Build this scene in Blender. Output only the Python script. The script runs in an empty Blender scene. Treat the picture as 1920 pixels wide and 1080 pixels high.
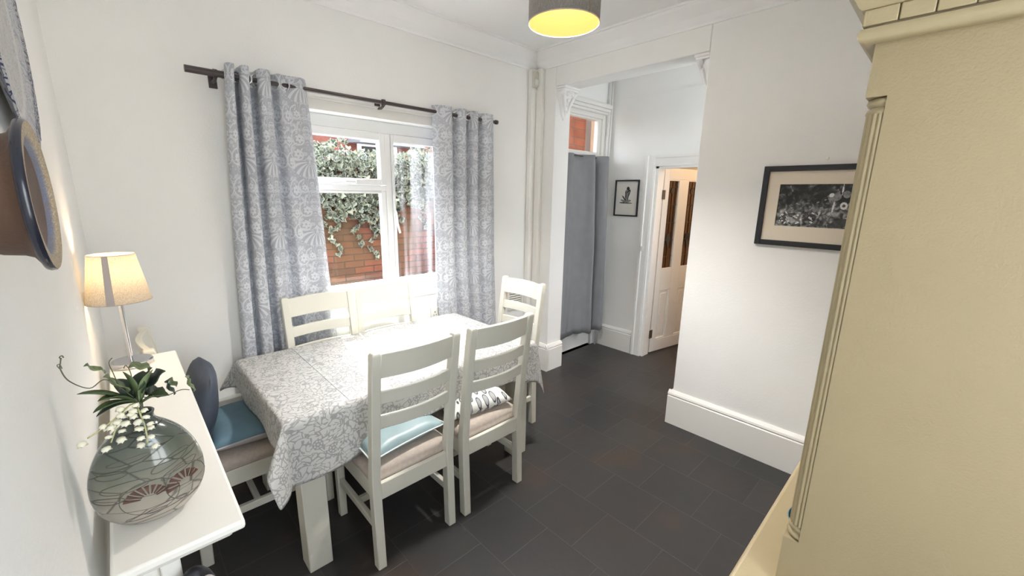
import bpy, bmesh, math, random
from mathutils import Vector, Matrix, Euler
random.seed(7)
S = bpy.context.scene
COL = S.collection
PI = math.pi
R = math.radians

# ------------------------------------------------------------------ camera
CAM_ROT = ((0.7264, -0.1388, 0.6731), (-0.6871, -0.1694, 0.7066), (0.0160, -0.9757, -0.2184))  # columns: right, down, forward
cam = bpy.data.cameras.new('camera'); camo = bpy.data.objects.new('camera', cam); COL.objects.link(camo)
cr = Vector([r[0] for r in CAM_ROT]).normalized()
cf = Vector([r[2] for r in CAM_ROT]).normalized()
cd = cf.cross(cr).normalized(); cr = cd.cross(cf).normalized()
M3 = Matrix((cr, -cd, -cf)).transposed()
camo.matrix_world = Matrix.Translation((0, 0, 1.65)) @ M3.to_4x4()
cam.sensor_width = 36.0; cam.lens = 776.0 / 1920.0 * 36.0
cam.clip_start = 0.02; cam.clip_end = 100
S.camera = camo

# ------------------------------------------------------------------ view, world, sun
S.view_settings.view_transform = 'Standard'; S.view_settings.look = 'None'
S.view_settings.gamma = 1.0; S.view_settings.use_curve_mapping = False
S.view_settings.exposure = 2.5
S.cycles.max_bounces = 12; S.cycles.diffuse_bounces = 8; S.cycles.transparent_max_bounces = 16
S.cycles.use_denoising = True
S.cycles.sample_clamp_indirect = 8.0
W = bpy.data.worlds.new('world'); S.world = W; W.use_nodes = True
wn = W.node_tree; wn.nodes.clear()
wo = wn.nodes.new('ShaderNodeOutputWorld'); wb = wn.nodes.new('ShaderNodeBackground')
sky = wn.nodes.new('ShaderNodeTexSky'); sky.sky_type = 'NISHITA'; sky.sun_disc = False
sky.sun_elevation = R(53); sky.sun_rotation = R(9); sky.air_density = 1.0; sky.dust_density = 3.0; sky.ozone_density = 1.0
mixw = wn.nodes.new('ShaderNodeMixRGB'); mixw.inputs[0].default_value = 0.55; mixw.inputs[2].default_value = (9.0, 9.2, 9.4, 1)
wn.links.new(sky.outputs[0], mixw.inputs[1]); wn.links.new(mixw.outputs[0], wb.inputs[0]); wn.links.new(wb.outputs[0], wo.inputs[0])
wb.inputs[1].default_value = 0.31
SUN_DIR = Vector((-0.155, -1.0, -1.33)).normalized()
sun = bpy.data.lights.new('sun', 'SUN'); suno = bpy.data.objects.new('sun', sun); COL.objects.link(suno)
suno.location = (3, 9, 9); suno.rotation_euler = SUN_DIR.to_track_quat('-Z', 'Y').to_euler()
sun.energy = 5.0; sun.angle = R(0.6); sun.color = (1.0, 0.98, 0.96)

def portal(loc, rot, sx, sy):
    l = bpy.data.lights.new('portal', 'AREA'); l.shape = 'RECTANGLE'; l.size = sx; l.size_y = sy
    l.cycles.is_portal = True
    o = bpy.data.objects.new('portal', l); COL.objects.link(o); o.location = loc; o.rotation_euler = rot
portal((1.28, 2.97, 1.52), (R(-90), 0, 0), 1.3, 1.25)
portal((0.38, -0.69, 1.55), (R(90), 0, 0), 0.72, 1.2)
portal((3.45, 0.16, 1.55), (R(90), 0, 0), 0.83, 1.1)

# ------------------------------------------------------------------ materials
def nmat(name):
    m = bpy.data.materials.new(name); m.use_nodes = True
    return m, m.node_tree.nodes, m.node_tree.links, m.node_tree.nodes['Principled BSDF']
def N(ns, t, **k):
    n = ns.new('ShaderNode' + t)
    for a, b in k.items(): setattr(n, a, b)
    return n
def setramp(r, pts):
    cr = r.color_ramp
    while len(cr.elements) > 1: cr.elements.remove(cr.elements[-1])
    cr.elements[0].position = pts[0][0]; cr.elements[0].color = (*pts[0][1], 1)
    for p, c in pts[1:]:
        e = cr.elements.new(p); e.color = (*c, 1)
def lin(c):
    return tuple(((x / 255) / 12.92 if x / 255 <= 0.04045 else ((x / 255 + 0.055) / 1.055) ** 2.4) for x in c)

def paint(name, c, rough=0.5, bump=0.0, bscale=200, var=0.0, vscale=3, spec=0.5, metal=0.0, coat=0.0):
    m, ns, ln, b = nmat(name)
    b.inputs['Base Color'].default_value = (*c, 1); b.inputs['Roughness'].default_value = rough
    b.inputs['Metallic'].default_value = metal; b.inputs['Specular IOR Level'].default_value = spec
    b.inputs['Coat Weight'].default_value = coat
    tc = N(ns, 'TexCoord')
    if var:
        n = N(ns, 'TexNoise'); n.inputs['Scale'].default_value = vscale; n.inputs['Detail'].default_value = 4
        ln.new(tc.outputs['Object'], n.inputs['Vector'])
        r = N(ns, 'ValToRGB'); setramp(r, [(0.3, tuple(x * (1 - var) for x in c)), (0.7, tuple(min(1, x * (1 + var)) for x in c))])
        ln.new(n.outputs['Fac'], r.inputs[0]); ln.new(r.outputs[0], b.inputs['Base Color'])
    if bump:
        n = N(ns, 'TexNoise'); n.inputs['Scale'].default_value = bscale; n.inputs['Detail'].default_value = 3
        ln.new(tc.outputs['Object'], n.inputs['Vector'])
        bp = N(ns, 'Bump'); bp.inputs['Strength'].default_value = bump; bp.inputs['Distance'].default_value = 0.002
        ln.new(n.outputs['Fac'], bp.inputs['Height']); ln.new(bp.outputs[0], b.inputs['Normal'])
    return m

M = {}
M['wall'] = paint('wall_paint', (0.865, 0.865, 0.85), 0.75, 0.35, 90, 0.02, 2)
M['ceil'] = paint('ceiling_paint', (0.90, 0.90, 0.90), 0.8, 0.2, 60)
M['gloss'] = paint('white_gloss', (0.83, 0.82, 0.79), 0.35, 0.12, 60)
M['upvc'] = paint('window_white', (0.86, 0.87, 0.87), 0.3)
M['chair'] = paint('chair_paint', (0.66, 0.645, 0.565), 0.42, 0.15, 120, 0.015, 8)
M['sidetop'] = paint('console_paint', (0.86, 0.84, 0.78), 0.3, 0.08, 80)
M['seat'] = paint('seat_fabric', (0.50, 0.43, 0.37), 0.85, 0.6, 700, 0.08, 60)
M['chrome'] = paint('chrome', (0.58, 0.58, 0.60), 0.15, metal=1.0)
M['rod'] = paint('rod_metal', (0.05, 0.035, 0.035), 0.35, spec=0.6)
M['black'] = paint('black_frame', (0.012, 0.013, 0.018), 0.45, 0.3, 300)
M['mount'] = paint('mount_card', (0.78, 0.70, 0.58), 0.8)
M['paper'] = paint('drawing_paper', (0.72, 0.70, 0.66), 0.8)
M['ink'] = paint('ink', (0.03, 0.03, 0.03), 0.8)
M['inkwash'] = paint('ink_wash', (0.22, 0.21, 0.2), 0.8)
M['plastic'] = paint('white_plastic', (0.78, 0.77, 0.72), 0.35)
M['cream_plastic'] = paint('aged_plastic', (0.62, 0.60, 0.52), 0.4)
M['dark'] = paint('dark_hole', (0.02, 0.02, 0.02), 0.6)
M['dresser'] = paint('dresser_paint', (0.33, 0.262, 0.15), 0.5, 0.35, 260, 0.03, 4)
M['dresser_trim'] = paint('dresser_trim_paint', (0.39, 0.32, 0.19), 0.4, 0.2, 200)
M['groove'] = paint('dentil_groove', (0.24, 0.19, 0.12), 0.8)
M['terracotta'] = paint('terracotta', (0.095, 0.05, 0.03), 0.55, 0.4, 120, 0.12, 14)
M['cobalt'] = paint('cobalt_glaze', (0.014, 0.016, 0.028), 0.25, coat=0.2)
M['wire'] = paint('hanging_wire', (0.05, 0.03, 0.02), 0.5, metal=0.6)
M['leaf'] = paint('bouquet_leaf', (0.085, 0.125, 0.05), 0.5, 0.2, 60, 0.35, 40)
M['leaf_pale'] = paint('bouquet_leaf_pale', (0.17, 0.22, 0.10), 0.5, 0.2, 60, 0.35, 60)
M['leaf_dark'] = paint('bouquet_leaf_dark', (0.028, 0.05, 0.032), 0.5, 0.2, 60, 0.3, 40)
M['tendril'] = paint('tendril', (0.12, 0.13, 0.08), 0.6)
M['blossom'] = paint('blossom', (0.86, 0.83, 0.66), 0.5)
M['stalk'] = paint('blossom_stalk', (0.52, 0.52, 0.26), 0.5)
M['navy'] = paint('navy_cushion', (0.05, 0.062, 0.088), 0.6, 0.3, 300, 0.15, 12)
M['blue'] = paint('blue_cushion', (0.10, 0.175, 0.22), 0.75, 0.3, 400, 0.06, 20)
M['teal'] = paint('pale_teal_cushion', (0.30, 0.40, 0.42), 0.35, 0.15, 50, 0.08, 14)
M['greytrim'] = paint('cushion_grey', (0.42, 0.39, 0.38), 0.7)
M['whitetrim'] = paint('cushion_piping', (0.75, 0.78, 0.78), 0.6)
M['greycurtain'] = paint('grey_curtain', (0.25, 0.255, 0.27), 0.85, 0.4, 500, 0.05, 10)
M['hall'] = paint('hall_paint', (0.62, 0.50, 0.36), 0.8)
M['brass'] = paint('aged_brass', (0.16, 0.13, 0.10), 0.4, metal=0.8)
M['lead'] = paint('lead_came', (0.05, 0.045, 0.04), 0.5)
M['navyband'] = paint('platter_navy', (0.045, 0.06, 0.12), 0.2)
M['tile_roof'] = paint('canopy_slate', (0.08, 0.085, 0.095), 0.6)
M['rust'] = paint('ammonite_brown', (0.11, 0.055, 0.042), 0.25, 0.3, 80, 0.3, 60)
M['vline'] = paint('incised_line', (0.10, 0.085, 0.07), 0.4)
M['vgreen'] = paint('vase_green', (0.16, 0.19, 0.13), 0.25, 0.2, 60, 0.3, 50)
M['render_white'] = paint('white_render', (0.78, 0.80, 0.82), 0.8)
M['paving'] = paint('yard_paving', (0.34, 0.335, 0.32), 0.8, 0.4, 20, 0.2, 3)
M['dishyellow'] = paint('dish_orange', (0.55, 0.30, 0.08), 0.3)
M['dishblue'] = paint('dish_blue', (0.14, 0.25, 0.28), 0.25)
M['dishdark'] = paint('dish_inside', (0.08, 0.07, 0.08), 0.3)

def fres(ns, ln):
    lw = N(ns, 'LayerWeight'); lw.inputs['Blend'].default_value = 0.5
    p = N(ns, 'Math', operation='POWER'); p.inputs[1].default_value = 4.0; ln.new(lw.outputs['Facing'], p.inputs[0])
    q = N(ns, 'Math', operation='MULTIPLY_ADD'); q.inputs[1].default_value = 0.6; q.inputs[2].default_value = 0.02; ln.new(p.outputs[0], q.inputs[0])
    return q.outputs[0]
def glass_mat(name, tint=(1, 1, 1), gl=0.08, rough=0.02):
    m, ns, ln, b = nmat(name); ns.remove(b)
    o = ns['Material Output']; t = N(ns, 'BsdfTransparent'); t.inputs[0].default_value = (*tint, 1)
    g = N(ns, 'BsdfGlossy'); g.inputs['Roughness'].default_value = rough
    lw = fres(ns, ln)
    mx = N(ns, 'MixShader'); ln.new(lw, mx.inputs[0])
    ln.new(t.outputs[0], mx.inputs[1]); ln.new(g.outputs[0], mx.inputs[2]); ln.new(mx.outputs[0], o.inputs[0])
    return m
M['glass'] = glass_mat('window_glass', (0.97, 0.98, 0.98))
M['leaded'] = glass_mat('leaded_glass', (0.55, 0.46, 0.40), rough=0.15)

def hazy_glass():
    m, ns, ln, b = nmat('streaked_glass'); ns.remove(b)
    o = ns['Material Output']; t = N(ns, 'BsdfTransparent'); t.inputs[0].default_value = (0.95, 0.97, 0.98, 1)
    tr = N(ns, 'BsdfTranslucent'); tr.inputs[0].default_value = (0.8, 0.84, 0.9, 1)
    d = N(ns, 'BsdfDiffuse'); d.inputs[0].default_value = (0.8, 0.84, 0.9, 1)
    ad = N(ns, 'MixShader'); ad.inputs[0].default_value = 0.5; ln.new(tr.outputs[0], ad.inputs[1]); ln.new(d.outputs[0], ad.inputs[2])
    tc = N(ns, 'TexCoord'); mp = N(ns, 'Mapping'); mp.inputs['Scale'].default_value = (14, 1, 0.9)
    n = N(ns, 'TexNoise'); n.inputs['Scale'].default_value = 1.0; n.inputs['Detail'].default_value = 2
    ln.new(tc.outputs['Object'], mp.inputs[0]); ln.new(mp.outputs[0], n.inputs['Vector'])
    r = N(ns, 'ValToRGB'); setramp(r, [(0.42, (0.0,) * 3), (0.72, (0.12,) * 3)]); ln.new(n.outputs['Fac'], r.inputs[0])
    m1 = N(ns, 'MixShader'); ln.new(r.outputs[0], m1.inputs[0]); ln.new(t.outputs[0], m1.inputs[1]); ln.new(ad.outputs[0], m1.inputs[2])
    g = N(ns, 'BsdfGlossy'); g.inputs['Roughness'].default_value = 0.03; fr = fres(ns, ln)
    m2 = N(ns, 'MixShader'); ln.new(fr, m2.inputs[0]); ln.new(m1.outputs[0], m2.inputs[1]); ln.new(g.outputs[0], m2.inputs[2])
    ln.new(m2.outputs[0], o.inputs[0]); return m
M['hazy'] = hazy_glass()

def floor_mat():
    m, ns, ln, b = nmat('slate_tiles')
    tc = N(ns, 'TexCoord'); sx = N(ns, 'SeparateXYZ'); cx = N(ns, 'CombineXYZ')
    ln.new(tc.outputs['Object'], sx.inputs[0]); ln.new(sx.outputs['Y'], cx.inputs['X']); ln.new(sx.outputs['X'], cx.inputs['Y'])
    mp = N(ns, 'Mapping'); mp.inputs['Location'].default_value = (0.08, -0.14, 0); ln.new(cx.outputs[0], mp.inputs[0])
    br = N(ns, 'TexBrick'); br.offset = 0.5; br.inputs['Scale'].default_value = 1.0
    br.inputs['Brick Width'].default_value = 0.31; br.inputs['Row Height'].default_value = 0.31
    br.inputs['Mortar Size'].default_value = 0.0017; br.inputs['Mortar Smooth'].default_value = 0.6; br.inputs['Bias'].default_value = 0.0
    br.inputs['Color1'].default_value = (0.034, 0.033, 0.034, 1); br.inputs['Color2'].default_value = (0.044, 0.042, 0.041, 1)
    br.inputs['Mortar'].default_value = (0.075, 0.071, 0.064, 1); ln.new(mp.outputs[0], br.inputs['Vector'])
    n = N(ns, 'TexNoise'); n.inputs['Scale'].default_value = 2.2; n.inputs['Detail'].default_value = 5; ln.new(tc.outputs['Object'], n.inputs['Vector'])
    r = N(ns, 'ValToRGB'); setramp(r, [(0.52, (0, 0, 0)), (0.75, (1, 1, 1))]); ln.new(n.outputs['Fac'], r.inputs[0])
    mx = N(ns, 'MixRGB'); ln.new(r.outputs[0], mx.inputs[0]); ln.new(br.outputs['Color'], mx.inputs[1]); mx.inputs[2].default_value = (0.060, 0.040, 0.031, 1)
    ln.new(mx.outputs[0], b.inputs['Base Color']); b.inputs['Roughness'].default_value = 0.42; b.inputs['Specular IOR Level'].default_value = 0.4
    n2 = N(ns, 'TexNoise'); n2.inputs['Scale'].default_value = 16; n2.inputs['Detail'].default_value = 8; ln.new(tc.outputs['Object'], n2.inputs['Vector'])
    sb = N(ns, 'Math', operation='SUBTRACT'); ln.new(n2.outputs['Fac'], sb.inputs[0]); ln.new(br.outputs['Fac'], sb.inputs[1])
    bp = N(ns, 'Bump'); bp.inputs['Strength'].default_value = 0.35; bp.inputs['Distance'].default_value = 0.006
    ln.new(sb.outputs[0], bp.inputs['Height']); ln.new(bp.outputs[0], b.inputs['Normal'])
    return m
M['floor'] = floor_mat()

def brick_mat(name, c1, c2, mortar, w=0.225, h=0.075, axis='X', moss=None):
    m, ns, ln, b = nmat(name)
    tc = N(ns, 'TexCoord'); sx = N(ns, 'SeparateXYZ'); cx = N(ns, 'CombineXYZ')
    ln.new(tc.outputs['Object'], sx.inputs[0]); ln.new(sx.outputs[axis], cx.inputs['X']); ln.new(sx.outputs['Z'], cx.inputs['Y'])
    wn_ = N(ns, 'TexNoise'); wn_.inputs['Scale'].default_value = 9; ln.new(tc.outputs['Object'], wn_.inputs['Vector'])
    ad = N(ns, 'MixRGB', blend_type='ADD'); ad.inputs[0].default_value = 0.012; ln.new(cx.outputs[0], ad.inputs[1]); ln.new(wn_.outputs['Color'], ad.inputs[2])
    br = N(ns, 'TexBrick'); br.inputs['Scale'].default_value = 1.0
    br.inputs['Brick Width'].default_value = w; br.inputs['Row Height'].default_value = h
    br.inputs['Mortar Size'].default_value = 0.006; br.inputs['Mortar Smooth'].default_value = 0.3
    br.inputs['Color1'].default_value = (*c1, 1); br.inputs['Color2'].default_value = (*c2, 1); br.inputs['Mortar'].default_value = (*mortar, 1)
    ln.new(ad.outputs[0], br.inputs['Vector'])
    n = N(ns, 'TexNoise'); n.inputs['Scale'].default_value = 6; n.inputs['Detail'].default_value = 6; ln.new(tc.outputs['Object'], n.inputs['Vector'])
    mx = N(ns, 'MixRGB', blend_type='MULTIPLY'); mx.inputs[0].default_value = 0.7
    r = N(ns, 'ValToRGB'); setramp(r, [(0.3, (0.55, 0.5, 0.45)), (0.7, (1.15, 1.1, 1.05))]); ln.new(n.outputs['Fac'], r.inputs[0])
    ln.new(br.outputs['Color'], mx.inputs[1]); ln.new(r.outputs[0], mx.inputs[2]); out = mx
    if moss:
        n3 = N(ns, 'TexNoise'); n3.inputs['Scale'].default_value = 1.3; n3.inputs['Detail'].default_value = 3; ln.new(tc.outputs['Object'], n3.inputs['Vector'])
        r3 = N(ns, 'ValToRGB'); setramp(r3, [(0.45, (0, 0, 0)), (0.6, (0.6, 0.6, 0.6))]); ln.new(n3.outputs['Fac'], r3.inputs[0])
        m3 = N(ns, 'MixRGB'); ln.new(r3.outputs[0], m3.inputs[0]); ln.new(mx.outputs[0], m3.inputs[1]); m3.inputs[2].default_value = (*moss, 1); out = m3
    ln.new(out.outputs[0], b.inputs['Base Color']); b.inputs['Roughness'].default_value = 0.9
    bp = N(ns, 'Bump'); bp.inputs['Strength'].default_value = 0.8; bp.inputs['Distance'].default_value = 0.01; bp.invert = True
    ln.new(br.outputs['Fac'], bp.inputs['Height']); ln.new(bp.outputs[0], b.inputs['Normal'])
    return m
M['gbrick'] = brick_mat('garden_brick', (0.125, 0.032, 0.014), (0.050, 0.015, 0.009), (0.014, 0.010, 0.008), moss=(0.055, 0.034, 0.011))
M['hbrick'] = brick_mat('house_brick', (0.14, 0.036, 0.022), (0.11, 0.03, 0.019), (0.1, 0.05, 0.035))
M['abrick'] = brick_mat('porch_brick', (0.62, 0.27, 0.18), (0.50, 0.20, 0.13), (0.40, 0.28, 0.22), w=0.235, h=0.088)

def mnodes(ns, ln):
    def f(op, *args):
        n = N(ns, 'Math', operation=op)
        for i, v in enumerate(args):
            if isinstance(v, (int, float)): n.inputs[i].default_value = v
            else: ln.new(v, n.inputs[i])
        return n.outputs[0]
    return f
def flower_field(ns, ln, f, vec, sc, petals=2.5, size=0.46):
    """petalled rosettes, one per cell of a scattered point set"""
    v = N(ns, 'TexVoronoi'); v.inputs['Scale'].default_value = sc; v.inputs['Randomness'].default_value = 0.8; ln.new(vec, v.inputs['Vector'])
    d = N(ns, 'VectorMath', operation='SUBTRACT'); ln.new(vec, d.inputs[0]); ln.new(v.outputs['Position'], d.inputs[1])
    sx = N(ns, 'SeparateXYZ'); ln.new(d.outputs[0], sx.inputs[0])
    th = f('ARCTAN2', sx.outputs[1], sx.outputs[0]); r = v.outputs['Distance']
    pet = f('ADD', f('MULTIPLY', f('ABSOLUTE', f('COSINE', f('MULTIPLY', th, petals))), size * 0.5), size * 0.5)
    body = f('LESS_THAN', r, pet)
    ring = f('MULTIPLY', f('GREATER_THAN', r, 0.10), f('LESS_THAN', r, 0.155))
    return f('SUBTRACT', body, ring), v
def damask(name, ground, motif, transl=0.25, rough=0.75, kind='damask', coat=0.0):
    m, ns, ln, b = nmat(name); f = mnodes(ns, ln)
    uv = N(ns, 'TexCoord'); sx = N(ns, 'SeparateXYZ'); ln.new(uv.outputs['UV'], sx.inputs[0])
    if kind == 'damask':
        nz = N(ns, 'TexNoise'); nz.inputs['Scale'].default_value = 40
        x = f('PINGPONG', f('ADD', sx.outputs['X'], 10.02), 0.15); y = f('MODULO', f('ADD', sx.outputs['Y'], 40.0), 0.40)
        cx = N(ns, 'CombineXYZ'); ln.new(x, cx.inputs[0]); ln.new(y, cx.inputs[1])
        ln.new(cx.outputs[0], nz.inputs['Vector'])
        def at(px, py):
            dx = f('SUBTRACT', x, px); dy = f('SUBTRACT', y, py)
            return f('SQRT', f('ADD', f('MULTIPLY', dx, dx), f('MULTIPLY', dy, dy))), f('ARCTAN2', dx, f('MULTIPLY', dy, -1.0))
        def ringy(px, py, rad, w=0.004):
            r, th = at(px, py); return f('LESS_THAN', f('ABSOLUTE', f('SUBTRACT', r, f('ADD', rad, f('MULTIPLY', th, 0.006)))), w)
        parts = []
        r, th = at(0.0, 0.215)   # big fan of drooping leaves
        fan = f('MULTIPLY', f('MULTIPLY', f('LESS_THAN', th, 1.9), f('GREATER_THAN', r, 0.018)), f('LESS_THAN', r, f('ADD', 0.075, f('MULTIPLY', th, 0.03))))
        parts.append(f('MULTIPLY', fan, f('GREATER_THAN', f('COSINE', f('ADD', f('MULTIPLY', th, 15.0), f('MULTIPLY', r, 55.0))), 0.15)))
        inv = [fan]
        for px, py, rad in ((0.062, 0.262, 0.036), (0.11, 0.215, 0.03), (0.045, 0.345, 0.034), (0.10, 0.06, 0.04), (0.045, 0.075, 0.026), (0.115, 0.335, 0.03)):
            parts.append(ringy(px, py, rad, 0.0032)); r2, t2 = at(px, py)
            ins = f('LESS_THAN', r2, rad * 0.78); inv.append(ins)
            parts.append(f('MULTIPLY', f('LESS_THAN', r2, f('ADD', rad * 0.42, f('MULTIPLY', f('ABSOLUTE', f('COSINE', f('MULTIPLY', t2, 3.0))), rad * 0.30))), f('GREATER_THAN', r2, rad * 0.16)))
        fl, _ = flower_field(ns, ln, f, cx.outputs[0], 42, 2.5, 0.5)
        n2 = N(ns, 'TexNoise'); n2.inputs['Scale'].default_value = 13; n2.inputs['Detail'].default_value = 0.5; n2.inputs['Distortion'].default_value = 0.6; ln.new(cx.outputs[0], n2.inputs['Vector'])
        vine = f('LESS_THAN', f('ABSOLUTE', f('SINE', f('MULTIPLY', n2.outputs['Fac'], 36.0))), 0.22)
        free = 1.0
        for q in inv: free = f('MULTIPLY', f('SUBTRACT', 1.0, q), free)
        parts.append(f('MULTIPLY', free, f('MAXIMUM', f('MULTIPLY', fl, 0.75), vine)))
        fac = parts[0]
        for q in parts[1:]: fac = f('MAXIMUM', fac, q)
        fac = f('MINIMUM', fac, 1.0)
    else:
        cx = N(ns, 'CombineXYZ'); ln.new(sx.outputs['X'], cx.inputs[0]); ln.new(sx.outputs['Y'], cx.inputs[1])
        nz = N(ns, 'TexNoise'); nz.inputs['Scale'].default_value = 9; nz.inputs['Detail'].default_value = 1; ln.new(cx.outputs[0], nz.inputs['Vector'])
        ad = N(ns, 'MixRGB', blend_type='ADD'); ad.inputs[0].default_value = 0.10; ln.new(cx.outputs[0], ad.inputs[1]); ln.new(nz.outputs['Color'], ad.inputs[2])
        outs = []
        for ang, st in ((R(35), (1.0, 0.42, 1)), (R(-50), (0.42, 1.0, 1)), (R(85), (0.45, 1.0, 1))):
            mp = N(ns, 'Mapping'); mp.inputs['Rotation'].default_value = (0, 0, ang); mp.inputs['Scale'].default_value = st
            ln.new(ad.outputs[0], mp.inputs[0])
            v = N(ns, 'TexVoronoi'); v.feature = 'DISTANCE_TO_EDGE'; v.inputs['Scale'].default_value = 50; ln.new(mp.outputs[0], v.inputs['Vector']); outs.append(f('GREATER_THAN', v.outputs['Distance'], 0.075))
        n2 = N(ns, 'TexNoise'); n2.inputs['Scale'].default_value = 14; ln.new(cx.outputs[0], n2.inputs['Vector'])
        s1 = f('GREATER_THAN', n2.outputs['Fac'], 0.48); s2 = f('GREATER_THAN', n2.outputs['Fac'], 0.57)
        sel = f('ADD', f('MULTIPLY', outs[0], f('SUBTRACT', 1.0, s1)), f('MULTIPLY', s1, f('ADD', f('MULTIPLY', outs[1], f('SUBTRACT', 1.0, s2)), f('MULTIPLY', outs[2], s2))))
        fl, v2 = flower_field(ns, ln, f, cx.outputs[0], 15, 3.5, 0.42)
        near = f('LESS_THAN', v2.outputs['Distance'], 0.42)
        rings = f('GREATER_THAN', f('SINE', f('MULTIPLY', v2.outputs['Distance'], 62.0)), -0.2)
        rose = f('MULTIPLY', f('MULTIPLY', near, fl), rings)
        cr2 = N(ns, 'SeparateXYZ'); ln.new(v2.outputs['Color'], cr2.inputs[0]); on = f('MULTIPLY', near, f('GREATER_THAN', cr2.outputs[0], 0.72))
        fac = f('ADD', f('MULTIPLY', sel, f('SUBTRACT', 1.0, on)), f('MULTIPLY', rose, on))
        fac = f('MAXIMUM', f('MINIMUM', fac, 1.0), 0.0)
    mx = N(ns, 'MixRGB'); ln.new(fac, mx.inputs[0]); mx.inputs[1].default_value = (*ground, 1); mx.inputs[2].default_value = (*motif, 1)
    ln.new(mx.outputs[0], b.inputs['Base Color']); b.inputs['Roughness'].default_value = rough
    b.inputs['Coat Weight'].default_value = coat; b.inputs['Coat Roughness'].default_value = 0.14; b.inputs['Specular IOR Level'].default_value = 0.3
    if transl:
        t = N(ns, 'BsdfTranslucent'); ln.new(mx.outputs[0], t.inputs[0]); ms = N(ns, 'MixShader'); ms.inputs[0].default_value = transl
        ln.new(b.outputs[0], ms.inputs[1]); ln.new(t.outputs[0], ms.inputs[2]); ln.new(ms.outputs[0], ns['Material Output'].inputs[0])
    return m
M['curtain'] = damask('damask_curtain', (0.46, 0.48, 0.53), (0.68, 0.70, 0.74), 0.10)
M['cloth'] = damask('leaf_tablecloth', (0.30, 0.30, 0.295), (0.50, 0.50, 0.485), 0.0, 0.55, kind='leaf', coat=0.2)

def leafcushion():
    m, ns, ln, b = nmat('leaf_print_cushion')
    tc = N(ns, 'TexCoord'); mp = N(ns, 'Mapping'); mp.inputs['Scale'].default_value = (1.0, 0.5, 1); mp.inputs['Rotation'].default_value = (0, 0, R(35))
    ln.new(tc.outputs['UV'], mp.inputs[0])
    v = N(ns, 'TexVoronoi'); v.inputs['Scale'].default_value = 27; v.inputs['Randomness'].default_value = 0.6; ln.new(mp.outputs[0], v.inputs['Vector'])
    r = N(ns, 'ValToRGB'); setramp(r, [(0.0, (0.06, 0.06, 0.07)), (0.05, (0.42, 0.42, 0.43)), (0.34, (0.36, 0.37, 0.38)), (0.37, (0.05, 0.05, 0.06)), (0.42, (0.05, 0.05, 0.06)), (0.45, (0.72, 0.71, 0.67))])
    ln.new(v.outputs['Distance'], r.inputs[0]); ln.new(r.outputs[0], b.inputs['Base Color']); b.inputs['Roughness'].default_value = 0.8
    return m
M['leafcush'] = leafcushion()

def shade_mat(name, c, transl, rough=0.9, sc=300):
    m, ns, ln, b = nmat(name)
    tc = N(ns, 'TexCoord'); mp = N(ns, 'Mapping'); mp.inputs['Scale'].default_value = (1, 1, 6); ln.new(tc.outputs['Object'], mp.inputs[0])
    n = N(ns, 'TexNoise'); n.inputs['Scale'].default_value = sc; n.inputs['Detail'].default_value = 2; ln.new(mp.outputs[0], n.inputs['Vector'])
    mp2 = N(ns, 'Mapping'); mp2.inputs['Scale'].default_value = (6, 6, 0.6); ln.new(tc.outputs['Object'], mp2.inputs[0])
    n2 = N(ns, 'TexNoise'); n2.inputs['Scale'].default_value = sc * 0.5; ln.new(mp2.outputs[0], n2.inputs['Vector'])
    ad = N(ns, 'Math', operation='ADD'); ln.new(n.outputs['Fac'], ad.inputs[0]); ln.new(n2.outputs['Fac'], ad.inputs[1])
    r = N(ns, 'ValToRGB'); setramp(r, [(0.42, tuple(x * 0.62 for x in c)), (0.62, c)]); 
    hf = N(ns, 'Math', operation='MULTIPLY'); hf.inputs[1].default_value = 0.5; ln.new(ad.outputs[0], hf.inputs[0]); ln.new(hf.outputs[0], r.inputs[0])
    ln.new(r.outputs[0], b.inputs['Base Color']); b.inputs['Roughness'].default_value = rough
    t = N(ns, 'BsdfTranslucent'); ln.new(r.outputs[0], t.inputs[0]); ms = N(ns, 'MixShader'); ms.inputs[0].default_value = transl
    ln.new(b.outputs[0], ms.inputs[1]); ln.new(t.outputs[0], ms.inputs[2]); ln.new(ms.outputs[0], ns['Material Output'].inputs[0])
    return m
M['shade'] = shade_mat('linen_shade', (0.80, 0.75, 0.67), 0.5)
M['drum'] = shade_mat('grey_drum_shade', (0.26, 0.245, 0.23), 0.02, sc=160)
M['drum_in'] = paint('drum_lining', (0.075, 0.030, 0.009), 0.9, spec=0.0)
def emit(name, c, s):
    m, ns, ln, b = nmat(name); b.inputs['Emission Color'].default_value = (*c, 1); b.inputs['Emission Strength'].default_value = s
    b.inputs['Base Color'].default_value = (*c, 1); return m
M['bulb'] = emit('lit_bulb', (1.0, 0.72, 0.38), 5.0)

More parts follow.
